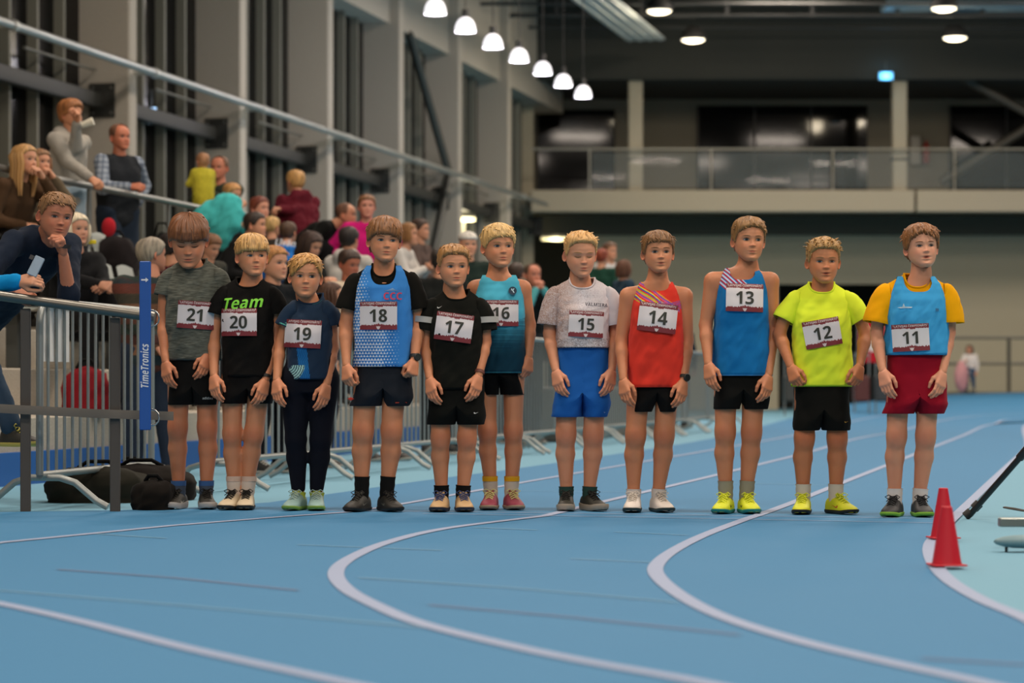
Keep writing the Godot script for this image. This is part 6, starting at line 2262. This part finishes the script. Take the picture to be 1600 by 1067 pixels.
# ================= barriers and loose things =================
func barrier(a: Vector3, b: Vector3, label: String) -> Node3D:
	var d := (b - a)
	d.y = 0
	var L := d.length()
	var turn := atan2(-d.z, d.x)
	var root := thing("crowd_barrier", label, "barrier", a, turn, "crowd barriers along the track")
	var zinc := mat("#9aa09e", 0.42, 0.55)
	var h := 1.08
	var m := MB.new()
	var pts := [Vector3(0.02, 0.18, 0), Vector3(0.02, h - 0.14, 0)]
	for k in 5:
		var t := PI / 2 * (k + 1) / 5
		pts.append(Vector3(0.02 + 0.12 * (1 - cos(t)), h - 0.14 + 0.12 * sin(t), 0))
	for k in 6:
		var t := PI / 2 * k / 5
		pts.append(Vector3(L - 0.14 + 0.12 * sin(t), h - 0.14 + 0.12 * cos(t), 0))
	pts.append(Vector3(L - 0.02, 0.18, 0))
	m.tube(pts, 0.019, 10)
	obj("frame", m, zinc, root)
	m = MB.new()
	m.tube([Vector3(0.02, 0.18, 0), Vector3(L - 0.02, 0.18, 0)], 0.019, 10)
	obj("bottom_rail", m, zinc, root)
	var bar := bar_mesh(h)
	var n := int(L / 0.14)
	for i in n:
		inst("bar", bar, zinc, root, Transform3D(Basis.IDENTITY, Vector3(0.02 + (L - 0.04) * (i + 1) / (n + 1), 0, 0)))
	for x in [0.1, L - 0.1]:
		m = MB.new()
		m.tube([Vector3(x, 0.018, -0.33), Vector3(x, 0.05, -0.27), Vector3(x, 0.14, -0.16), Vector3(x, 0.165, -0.08), Vector3(x, 0.165, 0.08), Vector3(x, 0.14, 0.16), Vector3(x, 0.05, 0.27), Vector3(x, 0.018, 0.33)], 0.018, 10)
		obj("foot", m, zinc, root)
	return root

var bar_cache: ArrayMesh
func bar_mesh(h: float) -> ArrayMesh:
	if not bar_cache:
		var m := MB.new()
		m.tube([Vector3(0, 0.18, 0), Vector3(0, h - 0.02, 0)], 0.0085, 6, false)
		bar_cache = m.mesh()
	return bar_cache

func props() -> void:
	var B := hall_basis()
	var m := MB.new()
	# --- the near rail: two dark posts, a tube and a strap
	var rail := thing("rail_fence", "low steel tube rail on two dark posts with a grey strap", "fence", ground(110, 800))
	var dz := rail.position
	for px in [40.0, 180.0]:
		m = MB.new()
		var top := at(px, 482 + (px - 40) * 0.1, 13.44)
		m.box(Vector3(top.x, top.y / 2, top.z) - dz * Vector3(1, 0, 1), Vector3(0.05, top.y, 0.03), Basis.IDENTITY, 0.004)
		obj("post", m, mat("#4b4641", 0.55), rail)
	m = MB.new()
	m.tube([at(-260, 436, 13.4) - dz, at(0, 462, 13.4) - dz, at(238, 495, 13.4) - dz], 0.026, 14)
	var tube := obj("tube", m, mat("#6b6963", 0.35, 0.8), rail)
	m = MB.new()
	m.tube([at(232, 494.3, 13.4) - dz, at(242, 495.6, 13.4) - dz], 0.034, 14)
	obj("end_cap", m, mat("#a4a29a", 0.3, 0.8), tube)
	m = MB.new()
	var sp := [at(-300, 622, 13.4), at(0, 638, 13.4), at(150, 646, 13.4), at(272, 650, 13.5)]
	var rs := []
	for p in sp:
		rs.append(PackedVector3Array([p - dz + Vector3(0, 0.022, 0.02), p - dz + Vector3(0, 0.022, 0.024), p - dz + Vector3(0, -0.022, 0.024), p - dz + Vector3(0, -0.022, 0.02)]))
	m.rings(rs, true, true, true)
	obj("strap", m, cloth("#6f6a63"), rail)
	for py in [497.0, 652.0]:
		m = MB.new()
		var c := at(238, py, 13.33) - dz
		var pts := []
		for k in 13:
			var a := TAU * k / 12
			pts.append(c + Vector3(cos(a) * 0.034, sin(a) * 0.04, 0))
		m.tube(pts, 0.0045, 8, false)
		obj("ring", m, mat("#b9bbb8", 0.25, 0.9), rail)
	# --- blue timing board hung on it
	var p0 := at(227, 540, 13.3)
	var tb := thing("timing_board", "narrow blue upright board with white lettering hung on the rail", "sign", p0)
	m = MB.new()
	m.box(Vector3.ZERO, Vector3(0.055, 0.835, 0.03), Basis.IDENTITY, 0.004)
	obj("board", m, mat("#1d55a5", 0.5), tb)
	var tx := letters("TimeTronics", 0.052)
	m = MB.new()
	m.append(tx, Transform3D(Basis(Vector3.BACK, PI / 2) * Basis(Vector3(0.72, 0, 0), Vector3(0.15, 1, 0), Vector3.BACK), Vector3(0.0, -0.1, 0.0165)))
	obj("lettering", m, mat("#dfe4ea", 0.6), tb)
	m = MB.new()
	m.append(outline([Vector2(-0.018, 0.004), Vector2(0.004, 0.004), Vector2(0.004, 0.012), Vector2(0.018, 0), Vector2(0.004, -0.012), Vector2(0.004, -0.004), Vector2(-0.018, -0.004)]), Transform3D(Basis.IDENTITY, Vector3(0, 0.325, 0.0165)))
	obj("arrow", m, mat("#dfe4ea", 0.6), tb)
	# --- barriers
	var zz := ["galvanised crowd barrier nearest the camera, behind the dark rail posts", "galvanised crowd barrier second of the row, behind bib 20", "galvanised crowd barrier third of the row, behind bib 19", "galvanised crowd barrier fourth of the row, between bib 19 and bib 18", "galvanised crowd barrier fifth of the row, behind bib 18", "galvanised crowd barrier sixth of the row, behind bib 17", "galvanised crowd barrier seventh of the row, behind bib 16", "galvanised crowd barrier eighth of the row, left of bib 15", "galvanised crowd barrier ninth of the row, behind bib 15", "galvanised crowd barrier tenth of the row, left of bib 14", "galvanised crowd barrier last but one of the row, behind bib 14", "galvanised crowd barrier last and farthest of the row"]
	var f0 := at(60, 600, 13.55)
	var f1 := at(238, 600, 15.55)
	var first := barrier(Vector3(f0.x, 0, f0.z), Vector3(f1.x, 0, f1.z), zz[0])
	for k in 11:
		var u := 15.2 + k * 2.16
		barrier(hall(u, -5.05, 0), hall(u + 2.08, -5.05, 0), zz[k + 1])
	# sheets of paper clipped to the first barrier
	for i in 2:
		m = MB.new()
		var q := f0.lerp(f1, 0.09 + 0.12 * i)
		var dir := (f1 - f0).normalized()
		m.box(Vector3(q.x, 0.9, q.z) - dir.cross(Vector3.UP) * 0.012, Vector3(0.21, 0.29, 0.002), Basis(dir, Vector3.UP, dir.cross(Vector3.UP)))
		tag(obj("paper_sheet", m, mat("#dcdbd7", 0.8)), ["white sheet of paper on the nearest barrier, left one", "white sheet of paper on the nearest barrier, right one"][i], "paper")
	# --- low stage down the hall
	m = MB.new()
	m.box(hall(33, -6.9, 0.3) , Vector3(2.8, 0.6, 8.0), B, 0.02)
	tag(obj("low_stage", m, mat("#6d6a62", 0.8)), "low grey stage beyond the stand where people stand behind the barriers", "stage")
	# --- bags
	soft_bag("sports_bag", "dark green sports bag lying under the nearest barrier, left one", ground(112, 796) + Vector3(0, 0, -0.9), Vector3(0.28, 0.2, 0.2), "#26251e")
	soft_bag("sports_bag", "black sports bag lying under the nearest barrier, right one", ground(172, 796) + Vector3(0, 0, -1.15), Vector3(0.3, 0.2, 0.2), "#171310")
	soft_bag("camera_bag", "small black bag standing on the floor left of bib 21", ground(240, 797), Vector3(0.105, 0.16, 0.11), "#15120f")
	soft_bag("backpack", "black backpack with a yellow patch standing on the stand", at(148, 425, 19.6) * Vector3(1, 0, 1) + Vector3(0, 0.95, 0), Vector3(0.2, 0.5, 0.16), "#131313")
	m = MB.new()
	m.box(at(144, 378, 19.35), Vector3(0.06, 0.03, 0.01), Basis.IDENTITY, 0.004)
	tag(obj("yellow_tag", m, mat("#d9c81e", 0.6)), "small yellow tag on the black backpack", "tag")
	soft_bag("blue_bag", "blue bag on the floor behind the foot of the nearest barrier", ground(205, 752), Vector3(0.14, 0.14, 0.12), "#1f3f86")
	soft_bag("red_bag", "red bag behind the bars of the nearest barrier", at(135, 625, 18.4) * Vector3(1, 0, 1) + Vector3(0, 0.43, 0), Vector3(0.17, 0.34, 0.1), "#7a1a22")
	soft_bag("jacket_pile", "pile of black and red jackets on the seats by the rail", at(180, 340, 22.8) * Vector3(1, 0, 1) + Vector3(0, 1.55, 0), Vector3(0.2, 0.35, 0.2), "#1b1718")
	soft_bag("jacket_pile", "black bag on the walkway left of the baby", at(253, 345, 25.0) * Vector3(1, 0, 1) + Vector3(0, 1.2, 0), Vector3(0.18, 0.85, 0.15), "#1a1b1b")
	m = MB.new()
	m.ellipsoid(at(170, 355, 22.4), Vector3(0.06, 0.08, 0.05), 12, 8)
	tag(obj("knitted_hat", m, cloth("#a8222c")), "small red hat on the jackets by the rail", "hat")
	# --- seats
	var sh := MB.new()
	var rows := []
	for j in 9:
		var t := j / 8.0
		var row := PackedVector3Array()
		for k in 9:
			var x := (k / 8.0 - 0.5) * 0.42 * (1.0 - 0.25 * maxf(0, t - 0.6))
			var y := 0.42 + (0.0 if t < 0.4 else (t - 0.4) * 0.72) + 0.02 * cos(x * 9)
			var z := 0.24 - t * 0.95 if t < 0.45 else -0.19 - (t - 0.45) * 0.16
			row.append(Vector3(x, y, z + 0.25 * x * x * (1 if t > 0.4 else 0)))
		rows.append(row)
	sh.rings(rows, false)
	var shell := sh.mesh()
	var lg := MB.new()
	lg.box(Vector3(0, 0.2, 0), Vector3(0.06, 0.4, 0.1), Basis.IDENTITY, 0.01)
	var legm := lg.mesh()
	var grey := mat("#959c97", 0.35)
	for r in [[-7.45, 0.75, "lower"], [-7.86, 1.05, "upper"]]:
		var nth := 0
		for k in 22:
			var u: float = 15.0 + k * 0.5
			var pp := hall(u, r[0], 0)
			var px := 800.0 + pp.x / -pp.z * FOCAL
			if px < -20 or px > 690 or (px > 60 and px < 110) or (px > 255 and px < 560):
				continue
			var s := thing("stand_seat", "grey plastic shell seat, %s from the left in the %s row" % [ORDINAL[mini(nth, 11)], r[2]], "seat", Vector3(pp.x, r[1], pp.z), -asin(SN) + PI / 2, "grey plastic seats in the stand")
			nth += 1
			inst("shell", shell, grey, s)
			inst("pedestal", legm, mat("#4a4d4b", 0.5, 0.3), s)
	# --- cones
	var cone := MB.new()
	cone.lathe(Vector3.ZERO, [Vector2(0.056, 0.0), Vector2(0.056, 0.005), Vector2(0.051, 0.009), Vector2(0.019, 0.202), Vector2(0.016, 0.205), Vector2(0.012, 0.205)], 28)
	var cm := cone.mesh()
	var cbase := MB.new()
	cbase.box(Vector3(0, 0.003, 0), Vector3(0.118, 0.006, 0.118), Basis.IDENTITY, 0.002)
	var cbm := cbase.mesh()
	for a in [["red plastic cone farther from the camera, standing on the inner lane line", 1477, 848, 1.0], ["red plastic cone nearest the camera, standing at the inner lane line", 1483, 892, 1.0]]:
		var c := thing("marker_cone", a[0], "cone", ground(a[1], a[2] - 2) + Vector3(0, 0.011, -0.05), 0.1, "red cones at the track edge")
		inst("cone", cm, mat("#c8122a", 0.45), c, Transform3D(Basis.from_scale(Vector3.ONE * a[3]), Vector3.ZERO))
		inst("base", cbm, mat("#c8122a", 0.45), c)
	# --- tripod leg, cable, starting block at the right edge
	var tri := thing("tripod", "black tripod whose foot rests on the pale floor at the right edge", "tripod", ground(1512, 811))
	var ft := tri.position
	m = MB.new()
	var knee := at(1596, 712, 12.5) - ft
	var apex := at(1700, 590, 12.2) - ft
	m.tube([Vector3(0.01, 0.02, 0), knee], 0.0145, 12)
	obj("leg", m, mat("#171614", 0.4), tri)
	m = MB.new()
	m.tube([knee - (apex - knee) * 0.03, apex], 0.02, 12)
	obj("leg", m, mat("#1b1a18", 0.4), tri)
	m = MB.new()
	m.tube([Vector3(-0.012, 0.012, 0.0), Vector3(0.015, 0.035, 0)], 0.022, 12)
	m.tube([Vector3(0.03, 0.05, 0), Vector3(0.055, 0.075, 0)], 0.023, 12)
	obj("foot", m, mat("#100f0e", 0.6), tri)
	for a in [[1.9, 0.3], [0.9, -1.3]]:
		m = MB.new()
		m.tube([apex, Vector3(apex.x + a[0] * 0.4, 0.0, apex.z + a[1] * 0.5)], [0.02, 0.014], 10)
		obj("leg", m, mat("#171614", 0.4), tri)
	m = MB.new()
	m.tube([apex - Vector3(0, 0.1, 0), apex + Vector3(0, 0.5, 0)], 0.022, 12)
	obj("centre_column", m, mat("#171614", 0.4), tri)
	m = MB.new()
	var cable := []
	for k in 22:
		var a := k * 0.62
		cable.append(ground(1605, 817) + Vector3(cos(a) * (0.12 - k * 0.002), 0.012 + 0.06 * maxf(0, sin(a * 0.5)), sin(a) * 0.12))
	m.tube(cable, 0.004, 6)
	tag(obj("cable", m, mat("#4b453f", 0.7)), "thin grey-brown cable coiled on the pale floor at the right edge", "cable")
	var sb := thing("starting_block", "grey metal starting block on the pale floor at the right edge", "starting block", ground(1620, 862))
	m = MB.new()
	m.box(Vector3(0.1, 0.1, -0.25), Vector3(0.4, 0.035, 0.05), Basis.IDENTITY, 0.004)
	obj("cross_bar", m, mat("#8e9490", 0.35, 0.7), sb)
	m = MB.new()
	m.box(Vector3(0.15, 0.05, 0.0), Vector3(0.05, 0.05, 0.9), Basis.IDENTITY, 0.006)
	obj("spine", m, mat("#7d8582", 0.4, 0.6), sb)
	m = MB.new()
	m.ellipsoid(Vector3(-0.05, 0.04, 0.02), Vector3(0.12, 0.026, 0.05), 18, 8)
	obj("foot_plate", m, mat("#6f8f98", 0.5), sb)
	m = MB.new()
	m.box(Vector3(0.02, 0.03, 0.06), Vector3(0.025, 0.09, 0.02), Basis(Vector3.BACK, -0.6), 0.003)
	obj("lever", m, mat("#7c3d2c", 0.6), sb)
	for x in [-0.12, 0.14]:
		m = MB.new()
		m.tube([Vector3(x, 0.0, 0.02), Vector3(x, 0.02, 0.02)], 0.006, 6)
		obj("spike", m, mat("#3b3d3c", 0.5), sb)
	# --- far right: railing, red banner and stacked gear in the opening
	var fr := thing("far_railing", "grey railing behind the far bend at the right", "railing", Vector3(11, 0.46, -63.3))
	for k in 6:
		m = MB.new()
		m.tube([Vector3(-1.0 + k * 1.7, 0, 0), Vector3(-1.0 + k * 1.7, 1.27, 0)], 0.045, 8)
		obj("post", m, mat("#54534c", 0.5, 0.4), fr)
	for h in [1.27, 0.66]:
		m = MB.new()
		m.tube([Vector3(-1.0, h, 0), Vector3(7.5, h, 0)], 0.035, 8)
		obj("rail", m, mat("#7b796f", 0.5, 0.4), fr)
	m = MB.new()
	m.box(Vector3(3.2, -0.23, 0.4), Vector3(10, 0.46, 1.6))
	obj("plinth", m, mat("#7b7668", 0.9), fr)
	var bn := thing("banner", "red banner with a white mark hung in the opening between bib 12 and bib 11", "banner", at(1362, 615, 60.0) * Vector3(1, 0, 1))
	m = MB.new()
	m.box(Vector3(0, 1.6, 0), Vector3(0.62, 0.95, 0.02))
	obj("cloth", m, cloth("#b5202e"), bn)
	m = MB.new()
	m.lathe(Vector3(0.02, 1.5, 0.012), [Vector2(0.14, 0), Vector2(0.14, 0.004)], 18, Basis(Vector3.RIGHT, Vector3.BACK, Vector3.DOWN))
	obj("mark", m, mat("#d6c9c6", 0.7), bn)
	for x in [-0.31, 0.31]:
		m = MB.new()
		m.tube([Vector3(x, 0, 0), Vector3(x, 2.1, 0)], 0.02, 8)
		obj("pole", m, mat("#8b8a84", 0.4, 0.5), bn)
	for i in 4:
		var g := at([1236, 1252, 1345, 1378][i], 640, 52.0) * Vector3(1, 0, 1)
		var o := thing("gear_trolley", ["dark gear trolley in the opening behind bib 12, far left one", "dark gear trolley in the opening behind bib 12, second one", "dark gear trolley right of bib 12, left of the banner", "dark gear trolley beside bib 11"][i], "trolley", g)
		m = MB.new()
		m.box(Vector3(0, 0.55, 0), Vector3(0.3, 0.5, 0.4), Basis.IDENTITY, 0.03)
		obj("box", m, mat(["#3a3b38", "#4a4136", "#5a2c28", "#34383a"][i], 0.7), o)
		for s in [-0.14, 0.14]:
			m = MB.new()
			m.tube([Vector3(s, 0.03, 0.15), Vector3(s, 1.25 - 0.2 * (i % 2), 0.15)], 0.018, 8)
			obj("upright", m, mat("#8a8d8a", 0.4, 0.5), o)
		m = MB.new()
		m.tube([Vector3(-0.14, 1.2 - 0.2 * (i % 2), 0.15), Vector3(0.14, 1.2 - 0.2 * (i % 2), 0.15)], 0.018, 8)
		obj("handle", m, mat("#8a8d8a", 0.4, 0.5), o)

func soft_bag(called: String, label: String, base: Vector3, r: Vector3, hex: String) -> void:
	# a slumped cloth bag standing on base: half width, height, half depth
	var o := thing(called, label, "bag", base)
	var m := MB.new()
	var rows := []
	for j in 12:
		var t := j / 11.0
		var w := pow(sin(PI * (0.12 + 0.88 * t)), 0.45) if t > 0.3 else 1.0 - 0.1 * (0.3 - t)
		var row := PackedVector3Array()
		for k in 28:
			var a := -TAU * k / 28
			var p := Vector3(signf(cos(a)) * pow(absf(cos(a)), 0.7) * r.x * maxf(w, 0.03), r.y * t, signf(sin(a)) * pow(absf(sin(a)), 0.7) * r.z * maxf(w, 0.03))
			row.append(p + Vector3(cos(a), 0.3, sin(a)) * crease(p + base, 0.025, 1.0) * (0.0 if j == 0 else 1.0))
		rows.append(row)
	m.rings(rows, true, true, true)
	obj("body", m, cloth(hex), o)
	m = MB.new()
	m.tube([Vector3(-r.x * 0.4, r.y * 0.93, 0), Vector3(-r.x * 0.2, r.y * 1.1, 0.02), Vector3(r.x * 0.2, r.y * 1.1, 0.02), Vector3(r.x * 0.4, r.y * 0.93, 0)], 0.011, 8)
	obj("handle", m, cloth("#0f0f0f"), o)

func _ready() -> void:
	rng.seed = 11
	wob.seed = 3; wob.frequency = 1.0; wob.fractal_octaves = 2
	fine.seed = 9; fine.frequency = 1.0; fine.fractal_octaves = 3
	set_camera_and_light()
	hall_lamps()
	ground_and_track()
	left_wall()
	stands()
	end_building()
	ceiling_things()
	runners()
	crowd()
	props()
